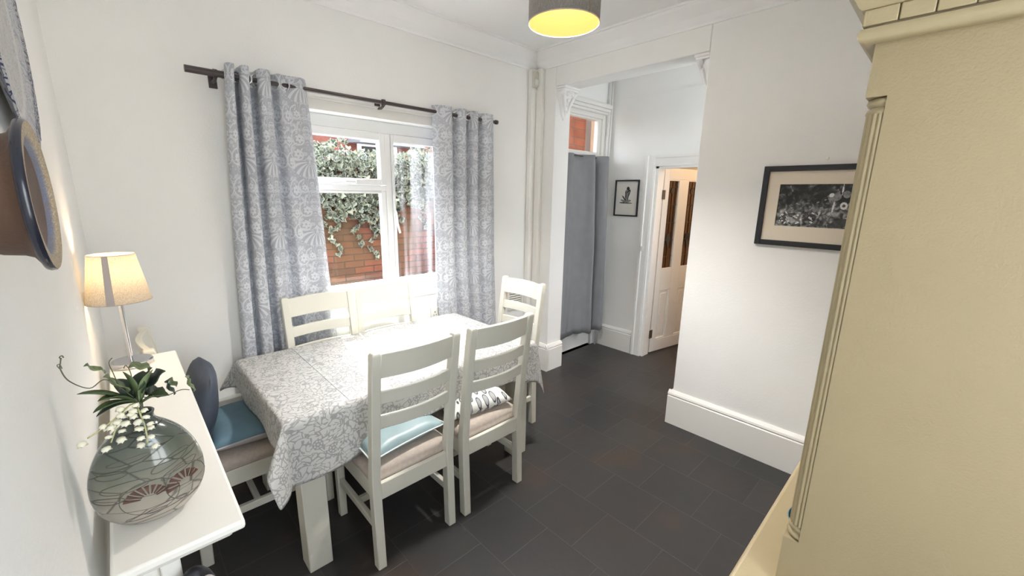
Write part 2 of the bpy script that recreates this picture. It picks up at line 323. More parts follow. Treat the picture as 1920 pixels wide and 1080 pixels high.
def ivy_mat():
    m, ns, ln, b = nmat('ivy_leaves')
    g = N(ns, 'NewGeometry'); tc = N(ns, 'TexCoord')
    r = N(ns, 'ValToRGB'); setramp(r, [(0.0, (0.008, 0.014, 0.010)), (0.35, (0.018, 0.028, 0.019)), (0.6, (0.04, 0.054, 0.036)), (0.8, (0.09, 0.105, 0.07)), (1.0, (0.22, 0.23, 0.16))])
    ln.new(g.outputs['Random Per Island'], r.inputs[0])
    sx = N(ns, 'SeparateXYZ'); ln.new(tc.outputs['UV'], sx.inputs[0])
    rr = N(ns, 'ValToRGB'); setramp(rr, [(0.62, (0, 0, 0)), (0.8, (0.7, 0.7, 0.7))]); ln.new(sx.outputs[0], rr.inputs[0])
    mx = N(ns, 'MixRGB'); ln.new(rr.outputs[0], mx.inputs[0]); ln.new(r.outputs[0], mx.inputs[1]); mx.inputs[2].default_value = (0.17, 0.185, 0.14, 1)
    ln.new(mx.outputs[0], b.inputs['Base Color']); b.inputs['Roughness'].default_value = 0.4
    t = N(ns, 'BsdfTranslucent'); ln.new(mx.outputs[0], t.inputs[0]); ms = N(ns, 'MixShader'); ms.inputs[0].default_value = 0.25
    ln.new(b.outputs[0], ms.inputs[1]); ln.new(t.outputs[0], ms.inputs[2]); ln.new(ms.outputs[0], ns['Material Output'].inputs[0])
    return m
M['ivy'] = ivy_mat()

def vase_mat():
    m, ns, ln, b = nmat('studio_glaze')
    tc = N(ns, 'TexCoord'); sx = N(ns, 'SeparateXYZ'); ln.new(tc.outputs['Object'], sx.inputs[0])
    n = N(ns, 'TexNoise'); n.inputs['Scale'].default_value = 18; n.inputs['Detail'].default_value = 5; ln.new(tc.outputs['Object'], n.inputs['Vector'])
    zz = N(ns, 'Math', operation='MULTIPLY_ADD'); zz.inputs[1].default_value = 4.6; zz.inputs[2].default_value = -0.18; ln.new(sx.outputs['Z'], zz.inputs[0])
    ad = N(ns, 'Math', operation='MULTIPLY_ADD'); ad.inputs[1].default_value = 0.35; ln.new(n.outputs['Fac'], ad.inputs[0]); ln.new(zz.outputs[0], ad.inputs[2])
    r = N(ns, 'ValToRGB'); setramp(r, [(0.12, (0.36, 0.32, 0.27)), (0.35, (0.24, 0.225, 0.18)), (0.55, (0.14, 0.15, 0.115)), (0.8, (0.07, 0.085, 0.072)), (1.0, (0.05, 0.062, 0.058))])
    ln.new(ad.outputs[0], r.inputs[0])
    mp = N(ns, 'Mapping'); mp.inputs['Scale'].default_value = (8, 8, 26); mp.inputs['Rotation'].default_value = (0, R(14), 0); ln.new(tc.outputs['Object'], mp.inputs[0])
    v = N(ns, 'TexVoronoi'); v.feature = 'DISTANCE_TO_EDGE'; v.inputs['Scale'].default_value = 1.6; ln.new(mp.outputs[0], v.inputs['Vector'])
    rr = N(ns, 'ValToRGB'); setramp(rr, [(0.0, (0.35, 0.35, 0.35)), (0.035, (1, 1, 1))]); ln.new(v.outputs['Distance'], rr.inputs[0])
    mx = N(ns, 'MixRGB', blend_type='MULTIPLY'); mx.inputs[0].default_value = 1.0; ln.new(r.outputs[0], mx.inputs[1]); ln.new(rr.outputs[0], mx.inputs[2])
    ln.new(mx.outputs[0], b.inputs['Base Color']); b.inputs['Roughness'].default_value = 0.18; b.inputs['Coat Weight'].default_value = 0.5
    bp = N(ns, 'Bump'); bp.inputs['Strength'].default_value = 0.5; bp.inputs['Distance'].default_value = 0.002; ln.new(rr.outputs[0], bp.inputs['Height']); ln.new(bp.outputs[0], b.inputs['Normal'])
    return m
M['vase'] = vase_mat()

def rings_mat(name, pts, motif=None):
    """colour by distance from the disc's own axis (object X)"""
    m, ns, ln, b = nmat(name)
    tc = N(ns, 'TexCoord'); sx = N(ns, 'SeparateXYZ'); ln.new(tc.outputs['Object'], sx.inputs[0]); cx = N(ns, 'CombineXYZ')
    ln.new(sx.outputs['Y'], cx.inputs[0]); ln.new(sx.outputs['Z'], cx.inputs[1])
    le = N(ns, 'VectorMath', operation='LENGTH'); ln.new(cx.outputs[0], le.inputs[0])
    r = N(ns, 'ValToRGB'); setramp(r, pts); ln.new(le.outputs['Value'], r.inputs[0]); r.color_ramp.interpolation = 'LINEAR'
    out = r.outputs[0]
    if motif:
        n = N(ns, 'TexNoise'); n.inputs['Scale'].default_value = motif[0]; n.inputs['Detail'].default_value = 1; n.inputs['Distortion'].default_value = 2
        ln.new(tc.outputs['Object'], n.inputs['Vector'])
        s = N(ns, 'Math', operation='MULTIPLY'); s.inputs[1].default_value = 40; ln.new(n.outputs['Fac'], s.inputs[0])
        s2 = N(ns, 'Math', operation='SINE'); ln.new(s.outputs[0], s2.inputs[0])
        rr = N(ns, 'ValToRGB'); setramp(rr, [(motif[2], (1, 1, 1)), (motif[2] + 0.15, (0, 0, 0))]); ln.new(s2.outputs[0], rr.inputs[0])
        mx = N(ns, 'MixRGB'); ln.new(rr.outputs[0], mx.inputs[0]); ln.new(out, mx.inputs[1]); mx.inputs[2].default_value = (*motif[1], 1)
        m2 = N(ns, 'MixRGB'); m2.inputs[0].default_value = 0.55; ln.new(out, m2.inputs[1]); ln.new(mx.outputs[0], m2.inputs[2]); out = m2.outputs[0]
    ln.new(out, b.inputs['Base Color']); b.inputs['Roughness'].default_value = 0.45; b.inputs['Specular IOR Level'].default_value = 0.15
    return m
M['bowl_face'] = rings_mat('bowl_glaze', [(0.0, (0.30, 0.33, 0.40)), (0.03, (0.05, 0.07, 0.18)), (0.05, (0.35, 0.38, 0.42)), (0.060, (0.05, 0.07, 0.18)), (0.078, (0.16, 0.2, 0.3)), (0.082, (0.50, 0.42, 0.30)), (0.1, (0.48, 0.38, 0.25))], (60, (0.20, 0.14, 0.09), 0.1))
M['platter'] = rings_mat('platter_glaze', [(0.0, (0.42, 0.42, 0.43)), (0.165, (0.40, 0.40, 0.42)), (0.17, (0.62, 0.62, 0.60)), (0.18, (0.34, 0.36, 0.42)), (0.21, (0.34, 0.36, 0.42)), (0.215, (0.05, 0.06, 0.12))], (26, (0.66, 0.65, 0.63), 0.35))

def print_mat():
    m, ns, ln, b = nmat('garden_photo_print')
    tc = N(ns, 'TexCoord'); mp = N(ns, 'Mapping'); ln.new(tc.outputs['Object'], mp.inputs[0])
    sx = N(ns, 'SeparateXYZ'); ln.new(tc.outputs['Object'], sx.inputs[0])
    n = N(ns, 'TexNoise'); n.inputs['Scale'].default_value = 26; n.inputs['Detail'].default_value = 8; n.inputs['Distortion'].default_value = 1.2; ln.new(tc.outputs['Object'], n.inputs['Vector'])
    v = N(ns, 'TexVoronoi'); v.inputs['Scale'].default_value = 60; ln.new(tc.outputs['Object'], v.inputs['Vector'])
    # lower part busier and lighter (leaves), upper part dark
    g = N(ns, 'MapRange'); g.inputs['From Min'].default_value = 0.06; g.inputs['From Max'].default_value = -0.03; g.inputs['To Min'].default_value = -0.12; g.inputs['To Max'].default_value = 0.05; ln.new(sx.outputs['Z'], g.inputs[0])
    a = N(ns, 'Math', operation='ADD'); ln.new(n.outputs['Fac'], a.inputs[0]); ln.new(g.outputs[0], a.inputs[1])
    r = N(ns, 'ValToRGB'); setramp(r, [(0.36, (0.012,) * 3), (0.48, (0.05,) * 3), (0.58, (0.2,) * 3), (0.72, (0.6,) * 3)]); ln.new(a.outputs[0], r.inputs[0])
    ln.new(r.outputs[0], b.inputs['Base Color']); b.inputs['Roughness'].default_value = 0.35
    return m
M['print'] = print_mat()
M['pw'] = paint('print_white', (0.75, 0.75, 0.75), 0.5)
M['pg'] = paint('print_grey', (0.22, 0.22, 0.22), 0.5, var=0.5, vscale=60)
M['pd'] = paint('print_dark', (0.06, 0.06, 0.06), 0.5, var=0.5, vscale=60)

# ------------------------------------------------------------------ mesh helpers
def newbm(): return bmesh.new()
def box(bm, x0, x1, y0, y1, z0, z1):
    vs = [bm.verts.new((x, y, z)) for z in (z0, z1) for y in (y0, y1) for x in (x0, x1)]
    for f in ((0, 2, 3, 1), (4, 5, 7, 6), (0, 1, 5, 4), (2, 6, 7, 3), (0, 4, 6, 2), (1, 3, 7, 5)):
        bm.faces.new([vs[i] for i in f])
    return vs
def hexa(bm, pts):
    """8 points: bottom loop 4, top loop 4 (both ccw from above)"""
    vs = [bm.verts.new(p) for p in pts]
    for f in ((3, 2, 1, 0), (4, 5, 6, 7), (0, 1, 5, 4), (1, 2, 6, 5), (2, 3, 7, 6), (3, 0, 4, 7)):
        bm.faces.new([vs[i] for i in f])
def loft(bm, rings, closed=True, cap=True):
    rr = [[bm.verts.new(p) for p in r] for r in rings]
    n = len(rr[0])
    for a, b in zip(rr, rr[1:]):
        for i in range(n if closed else n - 1):
            j = (i + 1) % n
            bm.faces.new((a[i], a[j], b[j], b[i]))
    if cap and closed:
        bm.faces.new(rr[0][::-1]); bm.faces.new(rr[-1])
    return rr
def lathe(bm, prof, c=(0, 0, 0), n=32, sx=1, sy=1, cap=True, axis='Z'):
    rings = []
    for r, z in prof:
        ring = []
        for i in range(n):
            t = 2 * PI * i / n
            p = (r * math.cos(t) * sx, r * math.sin(t) * sy, z)
            if axis == 'X': p = (z, p[0], p[1])
            if axis == 'Y': p = (p[1], z, p[0])
            ring.append((p[0] + c[0], p[1] + c[1], p[2] + c[2]))
        rings.append(ring)
    return loft(bm, rings, True, cap)
def tube(bm, pts, r, n=10, cap=True):
    pts = [Vector(p) for p in pts]
    rings = []; prev = None
    for i, p in enumerate(pts):
        d = (pts[min(i + 1, len(pts) - 1)] - pts[max(i - 1, 0)]).normalized()
        if prev is None:
            a = Vector((0, 0, 1)) if abs(d.z) < 0.9 else Vector((1, 0, 0))
            u = d.cross(a).normalized()
        else:
            u = (prev - d * prev.dot(d)).normalized()
        prev = u; v = d.cross(u)
        rad = r[i] if isinstance(r, (list, tuple)) else r
        rings.append([p + (u * math.cos(2 * PI * k / n) + v * math.sin(2 * PI * k / n)) * rad for k in range(n)])
    loft(bm, rings, True, cap)
def sphere(bm, c, r, sx=1, sy=1, sz=1, seg=16):
    bmesh.ops.create_uvsphere(bm, u_segments=seg, v_segments=max(6, seg // 2), radius=r, matrix=Matrix.Translation(c) @ Matrix.Diagonal((sx, sy, sz, 1)))
def extrude_profile(bm, prof, p0, p1, out, up=Vector((0, 0, 1))):
    """prof: list of (out, up) closed polygon; swept straight from p0 to p1"""
    p0, p1, out = Vector(p0), Vector(p1), Vector(out)
    rings = [[p + out * a + up * b for a, b in prof] for p in (p0, p1)]
    loft(bm, rings, True, True)
def obj(name, bm, mat, parent=None, smooth=False, bevel=0.0, loc=None, segs=2, smooth_angle=None):
    bmesh.ops.recalc_face_normals(bm, faces=bm.faces)
    me = bpy.data.meshes.new(name); bm.to_mesh(me); bm.free()
    me.materials.append(M[mat] if isinstance(mat, str) else mat)
    o = bpy.data.objects.new(name, me); COL.objects.link(o)
    if parent is not None: o.parent = parent
    if loc is not None: o.location = loc
    if smooth:
        for p in me.polygons: p.use_smooth = True
        if smooth_angle: me.set_sharp_from_angle(angle=R(smooth_angle))
    if bevel:
        b = o.modifiers.new('bevel', 'BEVEL'); b.width = bevel; b.segments = segs; b.limit_method = 'ANGLE'; b.angle_limit = R(35)
        for p in me.polygons: p.use_smooth = True
        me.set_sharp_from_angle(angle=R(40))
    return o
def tag(o, label, cat, group=None, kind=None):
    o['label'] = label; o['category'] = cat
    if group: o['group'] = group
    if kind: o['kind'] = kind
    return o
def thing(name, label, cat, loc=(0, 0, 0), rotz=0, group=None):
    o = bpy.data.objects.new(name, None); COL.objects.link(o); o.location = loc; o.rotation_euler = (0, 0, rotz)
    o.empty_display_size = 0.05
    return tag(o, label, cat, group)
def struct(name, bm, mat, parent=None, label=None, cat=None, **k):
    o = obj(name, bm, mat, parent, **k)
    if parent is None:
        o['kind'] = 'structure'
        if label: o['label'] = label; o['category'] = cat
    return o
def copy_tree(o, parent=None):
    c = o.copy(); COL.objects.link(c)
    if parent is not None: c.parent = parent
    for ch in list(o.children): copy_tree(ch, c)
    return c

# ------------------------------------------------------------------ room shell
XL, XR, YW, YS, ZC = -0.113, 2.83, 2.71, -0.42, 2.82
bm = newbm(); box(bm, XL - 0.2, 5.8, -0.67, 2.95, -0.1, 0.0)
struct('floor', bm, 'floor', label='dark grey slate tiled floor with faint pale joints', cat='floor')
bm = newbm(); box(bm, XL - 0.2, 5.8, -0.67, 2.95, ZC, ZC + 0.1)
struct('ceiling', bm, 'ceil', label='flat white painted ceiling', cat='ceiling')
# left wall
bm = newbm(); box(bm, XL - 0.2, XL, -0.67, 2.95, 0, ZC)
struct('wall_left', bm, 'wall', label='white left wall carrying the two ceramic dishes', cat='wall')
# back wall (window wall)
WX0, WX1, WZ0, WZ1 = 0.62, 1.93, 0.915, 2.125
bm = newbm()
box(bm, XL, WX0, YW, 2.89, 0, ZC); box(bm, WX1, XR + 0.2, YW, 2.89, 0, ZC)
box(bm, WX0, WX1, YW, 2.89, 0, WZ0 - 0.03); box(bm, WX0, WX1, YW, 2.89, WZ1, ZC)
struct('wall_back', bm, 'wall', label='white wall with the curtained window', cat='wall')
# right wall with opening to the lobby
JY0, JY1, LZ = 1.222, 2.475, 2.545
bm = newbm()
box(bm, XR, XR + 0.2, -0.57, JY0, 0, ZC); box(bm, XR, XR + 0.2, JY1, YW, 0, ZC); box(bm, XR, XR + 0.2, JY0, JY1, LZ, ZC)
struct('wall_right', bm, 'wall', bevel=0.006, label='white right wall with the wide opening to the lobby', cat='wall')
# wall behind dresser and passage side
bm = newbm(); box(bm, 0.80, XR, YS - 0.15, YS, 0, ZC)
struct('wall_front', bm, 'wall')
bm = newbm(); B0, B1 = YS - 0.25, YS - 0.15
box(bm, XL, 0.02, B0, B1, 0, ZC); box(bm, 0.74, 0.80, B0, B1, 0, ZC); box(bm, 0.02, 0.74, B0, B1, 0, 0.95); box(bm, 0.02, 0.74, B0, B1, 2.15, ZC)
struct('wall_bay', bm, 'wall')
bm = newbm()
box(bm, 0.02, 0.07, B0 + 0.02, B1 - 0.02, 0.95, 2.15); box(bm, 0.69, 0.74, B0 + 0.02, B1 - 0.02, 0.95, 2.15); box(bm, 0.07, 0.69, B0 + 0.02, B1 - 0.02, 0.95, 1.0); box(bm, 0.07, 0.69, B0 + 0.02, B1 - 0.02, 2.1, 2.15); box(bm, 0.36, 0.40, B0 + 0.02, B1 - 0.02, 1.0, 2.1)
w3 = struct('added_window_3', bm, 'upvc')  # unseen window added behind the camera to let more daylight into the room
bm = newbm(); box(bm, 0.07, 0.36, B0 + 0.048, B0 + 0.052, 1.0, 2.1); box(bm, 0.40, 0.69, B0 + 0.048, B0 + 0.052, 1.0, 2.1); obj('glass_pane', bm, 'glass', w3)

# lobby beyond the opening
LX = 3.866; LY = 2.63
bm = newbm()
box(bm, 3.03, 3.12, LY, 2.72, 0, ZC); box(bm, 3.80, LX + 0.12, LY, 2.72, 0, ZC); box(bm, 3.12, 3.80, LY, 2.72, 2.46, ZC)
struct('wall_lobby_back', bm, 'wall')
bm = newbm()
DY0, DY1, DZ = 1.26, 2.065, 1.945
box(bm, LX, LX + 0.12, DY1, LY, 0, ZC); box(bm, LX, LX + 0.12, 0.18, DY0, 0, ZC); box(bm, LX, LX + 0.12, DY0, DY1, DZ, ZC)
struct('wall_lobby_right', bm, 'wall', label='white lobby wall with the small ink drawing and the open panelled door', cat='wall')
bm = newbm(); box(bm, XR + 0.2, LX, 0.18, 0.3, 0, 1.0); box(bm, XR + 0.2, LX, 0.18, 0.3, 2.1, ZC)
struct('wall_lobby_front', bm, 'wall')
bm = newbm()
for x in (XR + 0.2, 3.43, LX - 0.05): box(bm, x, x + 0.05, 0.2, 0.26, 1.0, 2.1)
box(bm, XR + 0.25, 3.43, 0.2, 0.26, 1.0, 1.05); box(bm, 3.48, LX - 0.05, 0.2, 0.26, 1.0, 1.05)
w2 = struct('added_window_2', bm, 'upvc')  # unseen window added at the near end of the lobby to brighten it
bm = newbm(); box(bm, XR + 0.25, 3.43, 0.228, 0.232, 1.05, 2.1); box(bm, 3.48, LX - 0.05, 0.228, 0.232, 1.05, 2.1); obj('glass_pane', bm, 'glass', w2)
# hall behind the panelled door
bm = newbm()
box(bm, 5.6, 5.7, 0.4, 2.95, 0, ZC); box(bm, LX + 0.12, 5.7, 2.83, 2.95, 0, ZC); box(bm, LX + 0.12, 5.6, 0.4, 0.5, 0, ZC)
struct('wall_hall', bm, 'hall')

# cornices
CP = [(0, -0.125), (0.012, -0.125), (0.016, -0.112), (0.03, -0.10), (0.05, -0.075), (0.082, -0.05), (0.105, -0.028), (0.112, -0.014), (0.125, -0.014), (0.125, 0.0), (0, 0)]
bm = newbm(); extrude_profile(bm, CP, (XL, YW, ZC), (XR, YW, ZC), (0, -1, 0))
struct('trim_1', bm, 'ceil', label='white plaster cornice above the window wall', cat='cornice')
bm = newbm(); extrude_profile(bm, CP, (XR, YS, ZC), (XR, YW, ZC), (-1, 0, 0))
struct('trim_2', bm, 'ceil', label='white plaster cornice above the opening and right wall', cat='cornice')
bm = newbm(); extrude_profile(bm, CP, (XL, YS, ZC), (XL, YW, ZC), (1, 0, 0))
struct('trim_3', bm, 'ceil')
# pipe boxing in the corner
bm = newbm()
box(bm, 2.735, XR, 2.665, YW, 0, 2.70); box(bm, 2.79, XR, 2.60, 2.665, 0, 2.705)
struct('trim_4', bm, 'gloss', bevel=0.006, label='tall white pipe boxing in the corner beside the opening', cat='pipe boxing')
# thin strip of lobby wall: picture line
bm = newbm(); box(bm, LX - 0.006, LX, 0.3, LY, 2.60, 2.612)
struct('trim_5', bm, 'wall')

# skirtings
SK = [(0, 0), (0.025, 0), (0.025, 0.215), (0.018, 0.222), (0.026, 0.232), (0.022, 0.244), (0.008, 0.262), (0, 0.262)]
def skirt(name, runs, h=1.0, lab=None):
    bm = newbm()
    for p0, p1, out in runs:
        extrude_profile(bm, [(a, b * h) for a, b in SK], p0, p1, out)
    return struct(name, bm, 'gloss', label=lab, cat='skirting board' if lab else None)
skirt('baseboard_right', [((XR, YS, 0), (XR, JY0 + 0.025, 0), (-1, 0, 0)), ((XR, JY0, 0), (XR + 0.2, JY0, 0), (0, 1, 0))], lab='tall white moulded skirting board below the framed garden photograph')
skirt('baseboard_pier', [((XR, JY1 - 0.025, 0), (XR, 2.6, 0), (-1, 0, 0)), ((XR - 0.024, JY1, 0), (XR + 0.2, JY1, 0), (0, -1, 0))], lab='white moulded skirting around the narrow pier of the opening')
skirt('baseboard_back', [((XL, YW, 0), (2.735, YW, 0), (0, -1, 0))])
skirt('baseboard_left', [((XL, YS, 0), (XL, YW, 0), (1, 0, 0))])
skirt('baseboard_lobby', [((LX, 2.175, 0), (LX, LY, 0), (-1, 0, 0))], 0.93, lab='white skirting board in the lobby under the ink drawing')

# ledge (boxing) low on the window wall behind the table's left end
bm = newbm(); box(bm, XL, 0.62, 2.66, YW, 0.262, 0.495)
struct('trim_6', bm, 'wall', bevel=0.004)

# architrave of the hall door
AR = [(0, 0), (0.018, 0), (0.022, 0.02), (0.022, 0.07), (0.03, 0.078), (0.03, 0.1), (0, 0.1)]
bm = newbm()
for (y, s) in ((DY1, 1), (DY0, -1)):
    rings = [[(LX - a, y + s * b, z) for a, b in AR] for z in (0, DZ + 0.1)]
    loft(bm, rings)
rings = [[(LX - a, y, DZ + b) for a, b in AR] for y in (DY0 - 0.0, DY1 + 0.0)]
loft(bm, rings)
box(bm, LX, LX + 0.12, DY1 - 0.028, DY1, 0, DZ); box(bm, LX, LX + 0.12, DY0, DY0 + 0.028, 0, DZ); box(bm, LX, LX + 0.12, DY0, DY1, DZ - 0.02, DZ)
struct('trim_7', bm, 'gloss', label='white moulded architrave around the panelled hall door', cat='door frame')

# ------------------------------------------------------------------ window 1
def rect_frame(bm, x0, x1, z0, z1, y0, y1, w, wb=None, wt=None):
    wb = w if wb is None else wb; wt = w if wt is None else wt
    box(bm, x0, x0 + w, y0, y1, z0, z1); box(bm, x1 - w, x1, y0, y1, z0, z1)
    box(bm, x0 + w, x1 - w, y0, y1, z0, z0 + wb); box(bm, x0 + w, x1 - w, y0, y1, z1 - wt, z1)
FY = 2.795
bm = newbm()
rect_frame(bm, WX0, WX1, WZ0, WZ1, FY, FY + 0.08, 0.05, 0.06, 0.075)
box(bm, 1.42, 1.465, FY, FY + 0.08, WZ0 + 0.06, WZ1 - 0.075)
box(bm, WX0 + 0.05, 1.42, FY, FY + 0.08, 1.665, 1.70)
w1 = struct('window_1', bm, 'upvc', bevel=0.005, label='white casement window with a fanlight above the left pane', cat='window')
bm = newbm(); rect_frame(bm, 0.672, 1.418, 1.702, 2.048, FY - 0.018, FY + 0.04, 0.042, 0.042, 0.05)
s1 = obj('fanlight_sash', bm, 'upvc', w1, bevel=0.006)
bm = newbm(); rect_frame(bm, 0.672, 1.418, 0.978, 1.663, FY + 0.002, FY + 0.05, 0.035, 0.05, 0.016)
s2 = obj('fixed_sash', bm, 'upvc', w1, bevel=0.004)
bm = newbm(); rect_frame(bm, 1.467, 1.878, 0.978, 2.048, FY - 0.012, FY + 0.045, 0.018, 0.05, 0.05)
box(bm, 1.840, 1.862, FY - 0.012, FY + 0.045, 1.028, 1.998)
s3 = obj('side_sash', bm, 'upvc', w1, bevel=0.004)
for s, (a, b, c, d), g in ((s1, (0.714, 1.376, 1.744, 1.998), 'glass'), (s2, (0.707, 1.383, 1.028, 1.647), 'glass'), (s3, (1.485, 1.840, 1.028, 1.998), 'hazy')):
    bm = newbm(); box(bm, a, b, FY + 0.012, FY + 0.016, c, d); obj('glass_pane', bm, g, s)
bm = newbm(); box(bm, 1.462, 1.478, FY - 0.03, FY - 0.012, 1.46, 1.53); tube(bm, [(1.47, FY - 0.035, 1.52), (1.475, FY - 0.04, 1.44), (1.492, FY - 0.04, 1.37)], 0.008)
obj('casement_handle', bm, 'upvc', w1, smooth=True, smooth_angle=40)
bm = newbm(); box(bm, 1.12, 1.24, FY - 0.034, FY - 0.018, 1.712, 1.728); tube(bm, [(0.95, FY - 0.03, 1.722), (1.2, FY - 0.032, 1.716)], 0.006); box(bm, 1.19, 1.215, FY - 0.045, FY - 0.03, 1.705, 1.735)
obj('window_stay', bm, 'upvc', w1)
bm = newbm(); box(bm, WX0, WX1, 2.700, FY + 0.01, WZ0 - 0.03, WZ0)
obj('window_sill', bm, 'gloss', w1, bevel=0.008)
bm = newbm(); box(bm, WX0 - 0.03, WX1 + 0.03, YW - 0.018, YW, WZ1, 2.185); box(bm, WX0 - 0.05, WX1 + 0.05, YW - 0.03, YW, 2.185, 2.197)
struct('trim_8', bm, 'gloss', bevel=0.003)

# ------------------------------------------------------------------ lobby back door with glazed top
bm = newbm()
rect_frame(bm, 3.12, 3.80, 0, 2.46, LY + 0.0, LY + 0.09, 0.05, 0.0, 0.04)
box(bm, 3.17, 3.75, LY, LY + 0.09, 2.035, 2.075)
d2 = struct('door_2', bm, 'gloss', bevel=0.004, label='white outside door in the lobby behind the grey curtain', cat='door')
bm = newbm(); box(bm, 3.17, 3.75, LY + 0.03, LY + 0.075, 0.012, 2.035); obj('door_leaf', bm, 'gloss', d2)
bm = newbm(); rect_frame(bm, 3.17, 3.75, 2.075, 2.42, LY + 0.02, LY + 0.07, 0.05, 0.02, 0.02); ft = obj('fanlight_sash', bm, 'gloss', d2, bevel=0.004)
bm = newbm(); box(bm, 3.22, 3.70, LY + 0.04, LY + 0.044, 2.095, 2.40); obj('glass_pane', bm, 'glass', ft)
bm = newbm()
for k, (o_, z0, z1) in enumerate(((0.03, 2.46, 2.485), (0.045, 2.485, 2.515), (0.06, 2.515, 2.55), (0.04, 2.55, 2.565))):
    box(bm, 3.06, 3.815, LY - o_, LY, z0, z1)
obj('head_moulding', bm, 'gloss', d2, bevel=0.006)

# ------------------------------------------------------------------ panelled hall door (door_1), open into the hall
hx, hy = 3.98, 2.062; dirx = Vector((0.475, -0.085, 0)).normalized(); ang = math.atan2(dirx.y, dirx.x)
d1 = bpy.data.objects.new('door_1', None); COL.objects.link(d1); d1.location = (hx, hy, 0); d1.rotation_euler = (0, 0, ang)
d1['kind'] = 'structure'; d1['label'] = 'cream panelled door with two leaded glass lights, standing ajar'; d1['category'] = 'door'
DWd, DT = 0.76, 0.042
V = [(0.03, 0.103), (0.285, 0.399), (0.555, 0.67), ]
bm = newbm()
box(bm, 0.03, 0.103, -DT / 2, DT / 2, 0.01, 1.94); box(bm, 0.62, 0.72, -DT / 2, DT / 2, 0.01, 1.94)
box(bm, 0.285, 0.42, -DT / 2, DT / 2, 0.14, 1.83)
box(bm, 0.103, 0.62, -DT / 2, DT / 2, 1.83, 1.94); box(bm, 0.103, 0.62, -DT / 2, DT / 2, 0.01, 0.14)
for a, b in ((0.103, 0.285), (0.42, 0.62)): box(bm, a, b, -DT / 2, DT / 2, 0.70, 0.915)
obj('door_frame', bm, 'gloss', d1, bevel=0.003)
for a, b in ((0.103, 0.285), (0.42, 0.62)):
    bm = newbm(); box(bm, a, b, -0.008, 0.008, 0.14, 0.70); 
    rect_frame(bm, a, b, 0.14, 0.70, -0.019, 0.019, 0.018)
    box(bm, a + 0.045, b - 0.045, -0.013, 0.013, 0.185, 0.655)
    obj('panel', bm, 'gloss', d1, bevel=0.005)
    bm = newbm(); box(bm, a, b, -0.003, 0.003, 0.915, 1.83); gp = obj('leaded_light', bm, 'leaded', d1)
    bm = newbm(); w = b - a; c = (a + b) / 2
    for dx in (-w * 0.27, 0, w * 0.27): box(bm, c + dx - 0.003, c + dx + 0.003, -0.006, 0.006, 1.13 if dx else 0.915, 1.83)
    for z in (1.05, 1.22, 1.40, 1.58, 1.76): box(bm, a, b, -0.006, 0.006, z - 0.003, z + 0.003)
    for z, r_ in ((1.72, 0.028), (1.25, 0.034)):
        lathe(bm, [(r_, -0.007), (r_, 0.007)], (c, 0, z), 16, sx=1, sy=1, axis='Y')
    hexa(bm, [(c - 0.004, -0.007, 1.12), (c + 0.004, -0.007, 1.12), (c + 0.004, 0.007, 1.12), (c - 0.004, 0.007, 1.12), (c - 0.036, -0.007, 1.24), (c + 0.036, -0.007, 1.24), (c + 0.036, 0.007, 1.24), (c - 0.036, 0.007, 1.24)])
    obj('lead_came', bm, 'lead', gp)
    bm = newbm(); rect_frame(bm, a, b, 0.915, 1.83, -0.02, 0.02, 0.012); obj('glazing_bead', bm, 'gloss', gp, bevel=0.003)
for z in (0.22, 1.68):
    bm = newbm(); tube(bm, [(0.012, -0.028, z - 0.045), (0.012, -0.028, z + 0.045)], 0.008); box(bm, 0.0, 0.05, -0.027, -0.0215, z - 0.045, z + 0.045)
    obj('hinge', bm, 'brass', d1)

# ------------------------------------------------------------------ outside
bm = newbm(); box(bm, -3, 12, 2.95, 14, -0.15, -0.05)
struct('ground', bm, 'paving')
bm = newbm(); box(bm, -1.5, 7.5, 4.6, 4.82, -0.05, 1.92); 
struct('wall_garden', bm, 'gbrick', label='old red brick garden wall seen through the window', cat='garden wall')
bm = newbm()
house = thing('brick_house', 'red brick house beyond the ivy-topped garden wall', 'house', (0, 9, -0.05))
bm = newbm(); box(bm, 0.5, 12, 0, 4, 0, 4.4); obj('wall', bm, 'hbrick', house)
bm = newbm(); rect_frame(bm, 3.95, 4.85, 1.85, 2.75, -0.06, 0.0, 0.07); box(bm, 4.37, 4.43, -0.06, 0, 1.85, 2.75); hw = obj('window', bm, 'upvc', house)
bm = newbm(); box(bm, 4.02, 4.78, -0.03, -0.005, 1.92, 2.68); obj('window_pane', bm, 'dark', hw)
bm = newbm()
hexa(bm, [(3.7, -0.7, 2.68), (5.2, -0.7, 2.68), (5.2, 0, 2.72), (3.7, 0, 2.72), (4.05, -0.35, 2.98), (5.2, -0.35, 2.98), (5.2, 0, 3.06), (4.05, 0, 3.06)])
obj('canopy', bm, 'tile_roof', house)
# brick pier and white render seen through lobby fanlight
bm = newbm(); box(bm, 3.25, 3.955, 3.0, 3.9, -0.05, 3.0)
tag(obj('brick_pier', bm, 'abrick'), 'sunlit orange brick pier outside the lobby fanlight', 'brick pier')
bm = newbm(); box(bm, 3.957, 4.8, 3.02, 3.25, -0.05, 3.0)
struct('wall_rendered', bm, 'render_white', label='white rendered wall beside the brick pier outside the fanlight', cat='wall')

